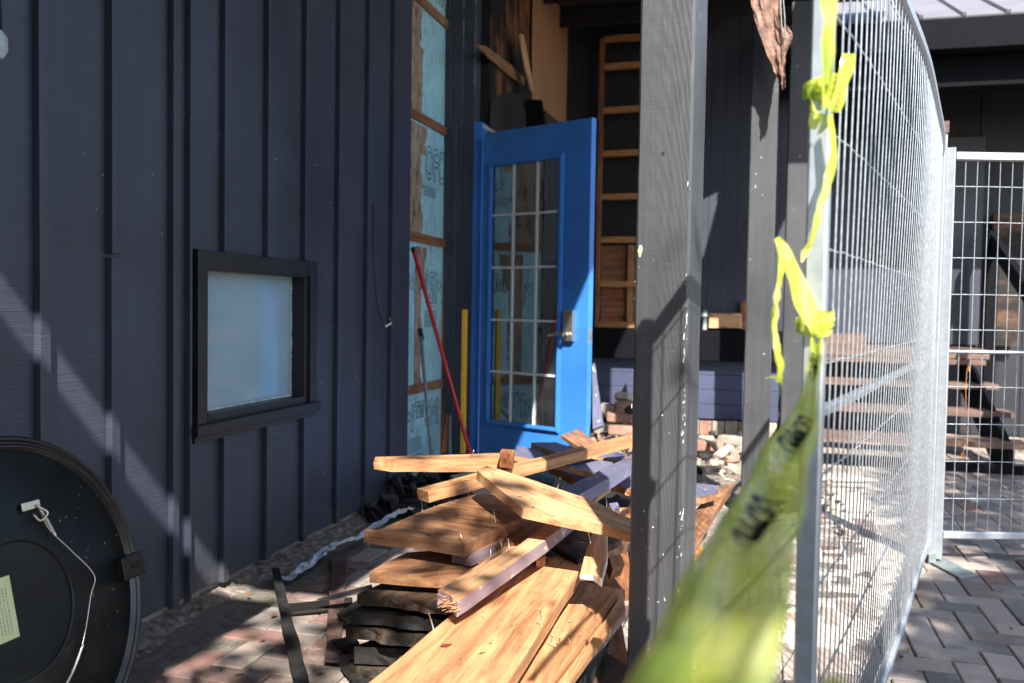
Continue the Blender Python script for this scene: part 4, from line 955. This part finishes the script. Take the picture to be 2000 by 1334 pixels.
# charred heap by the foam
bm = BM()
for k in range(150):
    a = random.random(); c = Vector((-1.86 + random.random() ** 1.5 * .75, 4.1 + random.random() * 1.0, .0)); hgt = .26 * max(0, 1 - abs(c.x + 1.75) / .9) * max(.15, 1 - abs(c.y - 4.75) / .8)
    c.z = random.random() * hgt; r = random.uniform(.02, .07)
    q = bmesh.ops.create_cube(bm, size=1, matrix=Matrix.Translation(c) @ Matrix.Rotation(random.uniform(0, 6), 4, Vector((random.random(), random.random(), 1))) @ Matrix.Diagonal((r * 2.2, r * .8, r * .5, 1)))
    for v in q['verts']: v.co += noise.noise_vector(v.co * 30) * .012
tag(mesh_obj('charred_debris', bm, 'char'), 'heap of black charred fragments at the foot of the blue foam section', 'debris', kind='stuff')

# slivers and bark flakes shed over the pile and the ground round it
bm = BM(); bvh_dg = bpy.context.evaluated_depsgraph_get(); bvh_dg.update()
for k in range(330):
    x_ = random.gauss(-.75, .42); y_ = random.gauss(2.7, .55)
    if x_ < -1.85 or y_ > 5 or y_ < 1.7: continue
    h = S.ray_cast(bvh_dg, Vector((x_, y_, 1.1)), Vector((0, 0, -1)))
    if not h[0] or h[2].z < .5: continue
    a = random.uniform(0, 6.3); L_ = .002 + .016 * random.random() ** 2; d = Vector((math.cos(a), math.sin(a), random.uniform(-.15, .3))) * L_; r = random.uniform(.0005, .0014)
    c = h[1] + Vector((0, 0, r)); n0 = len(bm.faces)
    tube(bm, [c - d, c + Vector((0, 0, r)), c + d], [r * .4, r, r * .2], 4, mi=random.choice((0, 0, 1, 2)))
tag(mesh_obj('splinters', bm, ['wood2', 'char', 'wood_red']), 'wood slivers and char flakes shed over the pile', 'splinters', kind='stuff')
# ================================================================== THINGS ON THE GROUND AT LEFT
def strap(name, px, th, m, lb, cat, **kw): return slab(name, px, th, m, lb, cat=cat, **kw)
strap('flat_bar', [(-1.831, 3.154, 0.050), (-1.802, 3.163, 0.050), (-1.177, 2.238, 0.030), (-1.223, 2.224, 0.030)], .008, 'char', 'black flat bar lying on the pavers left of the rusty strap', 'bar', wob=.003)
strap('rusty_strap', [(-1.737, 3.497, 0.030), (-1.681, 3.533, 0.030), (-1.187, 2.444, 0.020), (-1.231, 2.430, 0.020)], .006, 'strap', 'rusty brown metal strap with holes lying beside the stacked planks', 'strap', wob=.003)
strap('black_blade', [(-1.460, 2.816, 0.070), (-1.300, 2.926, 0.100), (-1.277, 2.884, 0.100), (-1.396, 2.814, 0.070)], .004, 'rubber', 'thin black pointed strip lying across the rusty strap', 'strip', wob=.001)
strap('thin_plank', [(-1.612, 2.866, 0.020), (-1.408, 3.005, 0.020), (-1.356, 2.903, 0.020), (-1.546, 2.785, 0.020)], .010, 'wood_grey', 'thin grey plank end lying behind the rusty strap', 'plank', wob=.003)
bm = BM(); L_ = spline([(-1.745, 3.102, 0.020), (-1.737, 3.312, 0.040), (-1.748, 3.520, 0.050), (-1.694, 3.662, 0.060), (-1.677, 3.971, 0.080), (-1.609, 4.063, 0.110)], 8); rows = []
for i, p in enumerate(L_):
    row = []
    for j in range(7):
        t = j / 6 - .5; q = p + Vector((.05 * t, .055 * t, .0)) * (.8 + .3 * noise.noise(Vector((i * .6, 0, 0)))) ; q.z = max(.006, q.z + .012 * noise.noise(Vector((i * .5, j * .8, 0))) + .010 * noise.noise(Vector((i * 1.3, j * .5, 9)))); row.append(bm.verts.new(q))
    rows.append(row)
for a, b in zip(rows, rows[1:]):
    for j in range(6): bm.faces.new((a[j], a[j + 1], b[j + 1], b[j]))
r = bmesh.ops.extrude_face_region(bm, geom=list(bm.faces))
for v in r['geom']:
    if isinstance(v, bmesh.types.BMVert): v.co.z += .0015
bmesh.ops.recalc_face_normals(bm, faces=bm.faces)
tag(mesh_obj('metal_flashing', bm, 'flash'), 'crumpled pale metal flashing strip lying along the foot of the wall', 'flashing')

# ================================================================== ROUND MIRROR BACK
th_ = math.radians(12); nrm = Vector((math.cos(th_), 0, math.sin(th_))); vv = Vector((-math.sin(th_), 0, math.cos(th_)))
MM = Matrix(((0, vv.x, nrm.x, -1.60), (1, vv.y, nrm.y, 1.65), (0, vv.z, nrm.z, .392), (0, 0, 0, 1)))
mir = tag(empty('round_mirror'), 'large round black mirror leaning on the wall with its wired back showing', 'mirror'); mir.matrix_basis = MM
def min_(name, bm, m, smooth=False): return mesh_obj(name, bm, m, mir, MM, smooth)
def lathe(prof, n=96):
    bm = BM(); rings = [[bm.verts.new((r * math.cos(2 * math.pi * k / n), r * math.sin(2 * math.pi * k / n), z)) for k in range(n)] for r, z in prof]
    for a, b in zip(rings, rings[1:]):
        for k in range(n): bm.faces.new((a[k], a[(k + 1) % n], b[(k + 1) % n], b[k]))
    bm.faces.new(rings[-1]); bm.faces.new(rings[0][::-1]); bmesh.ops.recalc_face_normals(bm, faces=bm.faces); return bm
min_('rim', lathe([(.30, -.03), (.393, -.03), (.400, -.02), (.400, .004), (.396, .010), (.388, .011), (.386, .005), (.380, .005), (.378, .012), (.370, .012), (.366, -.001), (.30, -.001)]), 'disc_rim', True)
min_('back_ring', lathe([(.366, -.0015), (.364, .001), (.165, .006), (.161, .008), (.157, .008), (.154, .004), (.154, -.0015)]), 'disc', True)
min_('back_panel', lathe([(.1535, -.005), (.1535, .0015), (.001, .0015)]), 'disc')
def onm(px, py, off=.012):
    return None
def ml(x, y, z): return (x, y, z)
bm = BM(); box(bm, (.045, .215, .008), (.10, .235, .014), .002); min_('hanger', bm, 'satin')
bm = BM(); tube(bm, spline([(.085, .222, .015), (.10, .20, .03), (.085, .185, .02), (.07, .205, .016)], 4), .003, 6); min_('hanger', bm, 'satin')
bm = BM(); tube(bm, spline([(.09, .215, .018), (.11, .16, .016), (.17, .09, .014), (.225, .015, .016), (.2, -.03, .018), (.165, -.11, .014), (.12, -.17, .016), (.03, -.24, .016)], 6), .0017, 6); min_('hanging_wire', bm, 'nail')
bm = BM(); tube(bm, spline([(.09, .215, .018), (.105, .18, .02), (.125, .14, .016)], 4), .004, 6); tube(bm, spline([(.15, -.135, .016), (.10, -.185, .018), (.02, -.245, .016)], 4), .0032, 6); min_('wire_wrap', bm, 'nail')
bm = BM(); box(bm, (.315, -.03, .0), (.402, .03, .028), .004); min_('clip', bm, 'disc_rim')
bm = BM(); box(bm, (.35, -.006, .028), (.385, .006, .031), .002); min_('clip_slot', bm, 'disc')
lb = min_('paper_label', (lambda b: (box(b, (-.16, -.055, .0016), (-.012, .085, .0026)), b)[1])(BM()), 'label')
bm = BM()
for r in range(6):
    y_ = -.04
    for q in range(14):
        w_ = random.uniform(.003, .009); box(bm, (-.03 - r * .009, y_, .0026), (-.0285 - r * .009, min(y_ + w_, .07), .003)); y_ += w_ + .0025
        if y_ > .06: break
mesh_obj('print', bm, 'ink2', lb, MM)
bm = BM()
for k in range(22):
    a = random.uniform(-.5, .9); r = random.uniform(.2, .36); c = Vector((r * math.cos(a), r * math.sin(a), .006)); l_ = random.uniform(.001, .012); d = Vector((random.uniform(-1, 1), random.uniform(-1, 1), 0)).normalized() * l_
    tube(bm, [c, c + d], random.uniform(.0002, .0004), 3)
min_('scratches', bm, 'label')['kind'] = 'stuff'

# wall lamp at the upper left edge
lamp = tag(empty('wall_lamp', (-1.9, 1.80, 1.75)), 'small wall lamp with pale glass at the upper left edge', 'wall lamp')
bm = BM(); tube(bm, [(-1.93, 1.795, 1.92), (-1.85, 1.795, 1.92), (-1.81, 1.80, 1.86), (-1.81, 1.80, 1.755)], [.02, .016, .014, .018], 12); mesh_obj('bracket', bm, 'rubber', lamp, smooth=True)
bm = BM(); tube(bm, [(-1.81, 1.80, 1.754), (-1.81, 1.80, 1.735), (-1.81, 1.80, 1.705), (-1.81, 1.80, 1.685)], [.018, .032, .032, .02], 8); mesh_obj('lamp_glass', bm, 'glass_lamp', lamp)

# ================================================================== LONG-HANDLED TOOLS
def pole(name, a, b, r, m, lb, cat):
    t = tag(empty(name, b), lb, cat); tubeo('handle', [a, b], r, m, t, 12); return t
t = pole('broom_pole', (-1.860, 4.706, 1.412), (-1.620, 5.051, 0.226), .0115, 'red', 'slim red pole leaning diagonally across the blue foam section', 'pole')
tubeo('handle_tip', [(-1.860, 4.698, 1.420), (-1.859, 4.712, 1.398)], .0125, 'rubber', t)
t = pole('grey_pole', (-1.880, 4.893, 0.925), (-1.800, 4.883, 0.212), .010, 'grey', 'grey metal pole with black grip leaning on the blue foam', 'pole')
tubeo('grip', [(-1.881, 4.878, 0.961), (-1.880, 4.911, 0.898)], .0155, 'rubber', t)
t = tag(empty('yellow_level', (-1.740, 5.309, 0.196)), 'upright yellow bar standing beside the blue door frame', 'bar')
bm = BM(); a_ = Vector((-1.735, 5.255, 1.080)); box(bm, (a_.x - .01, a_.y - .018, .19), (a_.x + .016, a_.y + .018, a_.z), .003); mesh_obj('bar', bm, 'yellow', t)
slab('lath', [(-1.775, 4.980, 0.228), (-1.737, 4.980, 0.230), (-1.807, 5.200, 0.414), (-1.824, 5.200, 0.436)], .01, 'wood_red', 'short pinkish lath leaning against the foot of the foam section', down=1, cat='lath', jag=.002)
slab('lath', [(-1.723, 4.960, 0.231), (-1.704, 4.960, 0.232), (-1.793, 5.200, 0.424), (-1.804, 5.200, 0.433)], .012, 'steel', 'thin grey metal lath standing right of the pinkish lath', down=1, cat='lath')

# ================================================================== RUBBLE AT THE BACK
CL = ['low in the rubble just left of the near post', 'beside the lowest red brick', 'on the ground under the red bricks', 'between the two red bricks', 'behind the curved dark shard', 'right of the curved dark shard', 'against the left face of the second post', 'at the right edge of the near post', 'in front of the plaster shard', 'under the right end of the plaster shard', 'at the foot of the lap siding by the second post', 'nearest the footing bricks, right of the near post', 'on top of the red brick pile', 'half hidden behind the near post', 'closest to the foot of the second post', 'nearest to the brown board right of the near post', 'next to the leaning mauve board']
def chunk(name, c, s_, m, lb, cat, grp, seed, flat=.6):
    bm = BM(); bmesh.ops.create_icosphere(bm, subdivisions=2, radius=1)
    for v in bm.verts:
        p = v.co.copy(); q = Vector((max(-.72, min(.72, p.x)), max(-.72, min(.72, p.y)), max(-.6, min(.6, p.z))))
        v.co = Vector((q.x * s_, q.y * s_, q.z * s_ * flat)) * (1 + .35 * noise.noise(p * 1.7 + Vector((seed, 0, 0))))
    rot = Matrix.Rotation(seed * 1.7, 4, 'Z') @ Matrix.Rotation(.5 * math.sin(seed), 4, 'X')
    return tag(mesh_obj(name, bm, m, None, Matrix.Translation(c) @ rot), lb, cat, grp)
def brick(c, rz, rx, m, lb):
    bm = BM(); box(bm, (-.10, -.05, -.032), (.10, .05, .032), .006)
    bmesh.ops.subdivide_edges(bm, edges=[e for e in bm.edges if e.calc_length() > .05], cuts=3)
    for v in bm.verts: v.co += noise.noise_vector(v.co * 22 + Vector(c)) * .006
    return tag(mesh_obj('brick', bm, m, None, Matrix.Translation(c) @ Matrix.Rotation(rz, 4, 'Z') @ Matrix.Rotation(rx, 4, 'X')), lb, 'brick', 'loose bricks in the rubble')
brick((-1.015, 7.000, 0.245), .15, .05, 'brick', 'red brick standing highest in the rubble behind the blue door')
brick((-0.984, 7.200, 0.306), .3, .3, 'brick', 'red brick propped on the others behind the blue door')
brick((-0.951, 6.700, 0.186), .05, .0, 'brick', 'red brick low in the rubble just above the thin square stick')
brick((-1.116, 7.250, 0.283), -.2, .1, 'conc', 'pale mortar-covered brick left of the red bricks')
brick((-0.317, 6.900, 0.076), .2, .1, 'brick', 'reddish brick lying between the first two posts')
brick((-0.153, 7.100, 0.096), -.4, .0, 'conc', 'pale brick near the lap siding left of the second post')
RP = [(-1.181, 7.281, 0.120), (-0.920, 7.062, 0.100), (-1.070, 6.855, 0.080), (-0.905, 6.912, 0.320), (-0.362, 7.406, 0.050), (-0.234, 7.222, 0.050), (-0.110, 6.894, 0.050), (-0.336, 6.563, 0.050), (-0.233, 6.264, 0.050), (-0.153, 6.464, 0.040), (-0.126, 7.747, 0.050), (-0.332, 7.829, 0.050), (-1.026, 7.280, 0.380), (-0.822, 6.358, 0.090), (-0.078, 6.173, 0.040), (-0.288, 5.996, 0.040), (-1.251, 7.558, 0.200)]
for k, p in enumerate(RP):
    chunk('rubble_chunk', p, random.uniform(.05, .10), ('conc', 'brick', 'conc', 'char')[k % 4], ('pale', 'reddish', 'pale', 'blackened')[k % 4] + ' broken lump ' + CL[k], 'rubble', 'broken lumps in the rubble', k * 2.3)
slab('curved_shard', [(-0.396, 7.269, 0.100), (-0.277, 6.579, 0.140), (-0.207, 6.659, 0.080), (-0.236, 6.680, 0.060), (-0.313, 6.822, 0.080)], .012, 'steel', 'dark curved shard in the rubble between the posts', cat='shard')
slab('plaster_shard', [(-0.252, 6.261, 0.120), (-0.176, 6.566, 0.140), (-0.120, 6.624, 0.120), (-0.202, 6.309, 0.080)], .015, 'conc', 'pale plaster shard lying on the rubble between the posts', cat='shard', jag=.005)
slab('pointed_offcut', [(-1.071, 7.300, 0.376), (-0.995, 7.300, 0.379), (-1.014, 7.300, 0.492)], .03, 'lap', 'pointed lavender offcut standing above the red bricks', down=1, cat='offcut')
bm = BM(); vs = []
for i in range(60):
    row = []
    for j in range(40):
        x_ = -1.5 + j * .052; y_ = 4.9 + i * .05; e = min(1, j / 6, (39 - j) / 6, i / 10, (59 - i) / 3)
        row.append(bm.verts.new((x_, y_, -.012 + max(0, e) * (.03 + .03 * noise.noise(Vector((x_ * 3, y_ * 3, 1))) + .012 * noise.noise(Vector((x_ * 22, y_ * 22, 5)))))))
    vs.append(row)
for a, b in zip(vs, vs[1:]):
    for j in range(39): bm.faces.new((a[j], a[j + 1], b[j + 1], b[j]))
tag(mesh_obj('dust', bm, 'dirt', smooth=True), 'pale mortar dust covering the ground under the rubble', 'dust', kind='stuff')
bm = BM()
for k in range(2600):
    x_ = random.uniform(-1.3, .5); y_ = 4.6 + random.random() ** .8 * 3.1
    hgt = .20 * max(0, 1 - abs(x_ + .95) / .5) * max(0, 1 - abs(y_ - 7.1) / 1.0) + .03
    if y_ < 6 and random.random() < .5: continue
    r = .004 + .03 * random.random() ** 2.2; c = Vector((x_, y_, random.random() * hgt))
    q = bmesh.ops.create_cube(bm, size=1, matrix=Matrix.Translation(c) @ Matrix.Rotation(random.uniform(0, 6), 4, Vector((random.random(), random.random(), 1))) @ Matrix.Diagonal((r * 1.9, r, r * .7, 1)))
    for v in q['verts']: v.co += noise.noise_vector(v.co * 40) * .012
    mi = random.choice((0, 0, 0, 1, 2))
    for f in {f for v in q['verts'] for f in v.link_faces}: f.material_index = mi
tag(mesh_obj('rubble', bm, ['conc', 'brick', 'wood_grey']), 'small rubble and dust strewn over the ground at the back', 'rubble', kind='stuff')

bm = BM(); vs = []  # pale sheet: sand near the gate, painted sunlight behind the near fence
for i in range(130):
    row = []
    for j in range(80):
        x_ = .06 + j * .026; y_ = 2.75 + i * .03
        e = min(1, i / 12, (129 - i) / 8, j / 3, (79 - j) / 10); near = 1 if x_ < .0 + (y_ - 1.45) * .237 else (-.6 if y_ < 4.7 else .65)
        z_ = -.016 + .017 * e * near + .007 * noise.noise(Vector((x_ * 2.2, y_ * 1.6, 4))) + .004 * noise.noise(Vector((x_ * 14, y_ * 14, 4)))
        row.append(bm.verts.new((x_, y_, z_)))
    vs.append(row)
for a, b in zip(vs, vs[1:]):
    for j in range(79): bm.faces.new((a[j], a[j + 1], b[j + 1], b[j]))
tag(mesh_obj('sand', bm, 'sand', smooth=True), 'pale sand, also standing in for sunlight on the pavers behind the near fence panel', 'sand', kind='stuff')
# ================================================================== LEAVES, WEEDS
def leaf(c, s_, m, lb, grp, sd):
    rnd = random.Random(sd); bm = BM(); pr = [(-1, 0), (-.6, .3), (-.2, .48), (.3, .38), (1, 0), (.3, -.36), (-.2, -.5), (-.6, -.3)]
    cvs = [bm.verts.new((x * s_, y * s_, (.25 * y * y + .12 * x * x) * s_ + .002)) for x, y in pr]; o_ = bm.verts.new((0, 0, .0015))
    for i in range(8): bm.faces.new((o_, cvs[i], cvs[(i + 1) % 8]))
    r = bmesh.ops.extrude_face_region(bm, geom=list(bm.faces))
    for v in r['geom']:
        if isinstance(v, bmesh.types.BMVert): v.co.z += .0006
    return tag(mesh_obj('leaf', bm, m, None, Matrix.Translation(c) @ Matrix.Rotation(rnd.uniform(0, 6), 4, 'Z') @ Matrix.Rotation(rnd.uniform(-.3, .3), 4, 'X')), lb, 'leaf', grp)
LG = 'fallen leaves on the pavers'
leaf((-0.678, 1.952, 0.305), .016, 'redleaf', 'dark red curled leaf lying on the widest plank', None, 1)
leaf((-1.791, 2.921, 0.015), .014, 'leaf', 'orange leaf on the dirt at the foot of the wall below the window', LG, 2)
leaf((-1.594, 2.761, 0.012), .018, 'leaf', 'brown-orange leaf beside the black flat bar', LG, 3)
leaf((-1.515, 2.552, 0.006), .015, 'leaf', 'tan leaf on the grey pavers left of the black flat bar', LG, 4)
leaf((-1.438, 2.297, 0.006), .014, 'leaf', 'tan leaf on the pavers nearest the bottom edge, left of the bar', LG, 5)
leaf((0.506, 3.107, 0.006), .012, 'leaf', 'orange leaf on the pavers right of the fence bottom', LG, 6)
leaf((0.473, 3.039, 0.006), .013, 'redleaf', 'dark leaf next to the orange leaf right of the fence', LG, 7)
leaf((0.505, 2.927, 0.006), .012, 'redleaf', 'dark leaf on the pavers at the bottom right', LG, 8)
for k, p in enumerate(((0.975, 4.008, 0.004), (1.049, 4.018, 0.004), (0.980, 3.926, 0.004), (0.699, 3.717, 0.004), (0.592, 3.502, 0.004), (1.036, 4.421, 0.004), (1.035, 4.658, 0.004), (0.824, 3.635, 0.004), (0.998, 3.782, 0.004))):
    leaf(p, random.uniform(.006, .011), 'redleaf', 'tiny dark leaf scrap ' + ('beyond the tip of the foot plate', 'at the right edge level with the foot plate', 'between two joints below the foot plate tip', 'in front of the foot plate', 'close to the fence bottom', 'right of the foot plate', 'just under the far fence rail', 'midway down the shaded pavers', 'at the right edge below the foot plate')[k], 'dark leaf scraps at the right', 20 + k)
bm = BM()
def tuft(c, n_, h):
    for k in range(n_):
        a = random.uniform(0, 6.3); d = Vector((math.cos(a), math.sin(a), 0)) * random.uniform(.3, 1) * h; c2 = Vector(c); w_ = h * .12
        s2 = Vector((-math.sin(a), math.cos(a), 0)) * w_; t_ = c2 + d + Vector((0, 0, h * random.uniform(.4, 1.1))); m_ = c2 + d * .5 + Vector((0, 0, h * .6))
        v = [bm.verts.new(q) for q in (c2, m_ + s2, t_, m_ - s2)]; bm.faces.new(v)
for c, n_, h in (((-1.879, 2.744, 0.000), 14, .022), ((-1.671, 2.869, 0.000), 12, .02), ((-1.836, 3.455, 0.010), 10, .02), ((0.887, 3.439, 0.000), 8, .012), ((0.595, 5.115, 0.000), 10, .02), ((0.390, 5.171, 0.000), 14, .03), ((-0.145, 5.186, 0.000), 12, .03), ((0.468, 3.786, 0.000), 8, .02)): tuft(c, n_, h)
tag(mesh_obj('weeds', bm, 'green'), 'tiny green weeds growing from the joints of the pavers', 'weeds', kind='stuff')

# ================================================================== TREE (outside the picture, throws the dappled shade)
tree = tag(empty('tree', (4.6, -3.4, 0)), 'leafy tree beside the yard whose crown shades the pavers', 'tree')
bm = BM(); tube(bm, spline([(4.6, -3.4, -.1), (4.55, -3.2, 1.5), (4.5, -2.6, 3.2), (4.6, -1.6, 4.8), (4.9, -.6, 6.2)], 5), [.17 - .006 * i for i in range(21)], 10)
for b_ in ([(4.5, -2.7, 3.0), (3.9, -3.1, 4.4), (3.4, -3.4, 5.4)], [(4.55, -2.0, 4.2), (4.2, -3.0, 5.0), (3.2, -3.6, 5.5)], [(4.6, -1.8, 4.6), (4.6, -.2, 5.4), (4.2, 1.0, 5.9)]): tube(bm, spline(b_, 4), [.05 - .004 * i for i in range(len(spline(b_, 4)))], 6)
mesh_obj('trunk', bm, 'bark', tree)
bm = BM(); rnd = random.Random(5)
def crown(c, rad, n_, sz):
    for k in range(n_):
        while True:
            p = Vector((rnd.uniform(-1, 1), rnd.uniform(-1, 1), rnd.uniform(-1, 1)))
            if p.length < 1: break
        q = Vector(c) + Vector((p.x * rad[0], p.y * rad[1], p.z * rad[2]))
        if noise.noise(q * 1.6) < -.30: continue
        a = Vector((rnd.uniform(-1, 1), rnd.uniform(-1, 1), rnd.uniform(-.4, .4))).normalized(); b_ = a.orthogonal().normalized(); s2 = sz * rnd.uniform(.6, 1.3)
        v = [bm.verts.new(q + a * s2 * u + b_ * s2 * v_) for u, v_ in ((-1, 0), (-.2, -.45), (1, 0), (-.2, .45))]; bm.faces.new(v)
crown((5.0, -.2, 5.8), (1.7, 2.0, 1.3), 9000, .08)
crown((3.1, -3.55, 5.5), (1.15, 1.0, .6), 3600, .08)
crown((1.55, -1.7, 5.7), (.75, .55, .5), 130, .06)
crown((2.75, -3.2, 5.5), (.65, .75, .35), 1300, .07)
crown((2.3, -3.75, 5.5), (.5, .7, .35), 900, .07)
crown((1.35, -2.35, 5.5), (.32, .38, .3), 170, .06)
crown((.95, -3.1, 5.6), (.5, .7, .4), 260, .07)
crown((3.78, -2.3, 5.7), (.82, 1.05, .5), 4600, .085)
mesh_obj('crown', bm, 'green', tree)

# unseen dark wall added behind the camera to keep sky light off the battens
ob = tag(empty('occluder', (0, -5, 0)), 'tall dark block added unseen behind the camera to cut the sky light', 'occluder')
bm = BM()
for k in range(40): box(bm, (-3.4 + k * .2, -5.2, 0), (-3.202 + k * .2, -5.0 - .01 * (k % 2), 5.9))
mesh_obj('wall', bm, 'dark_wall', ob)
boxo('roof', (-3.6, -8, 5.91), (4.8, -4.8, 6.0), 'fascia', ob, .004)
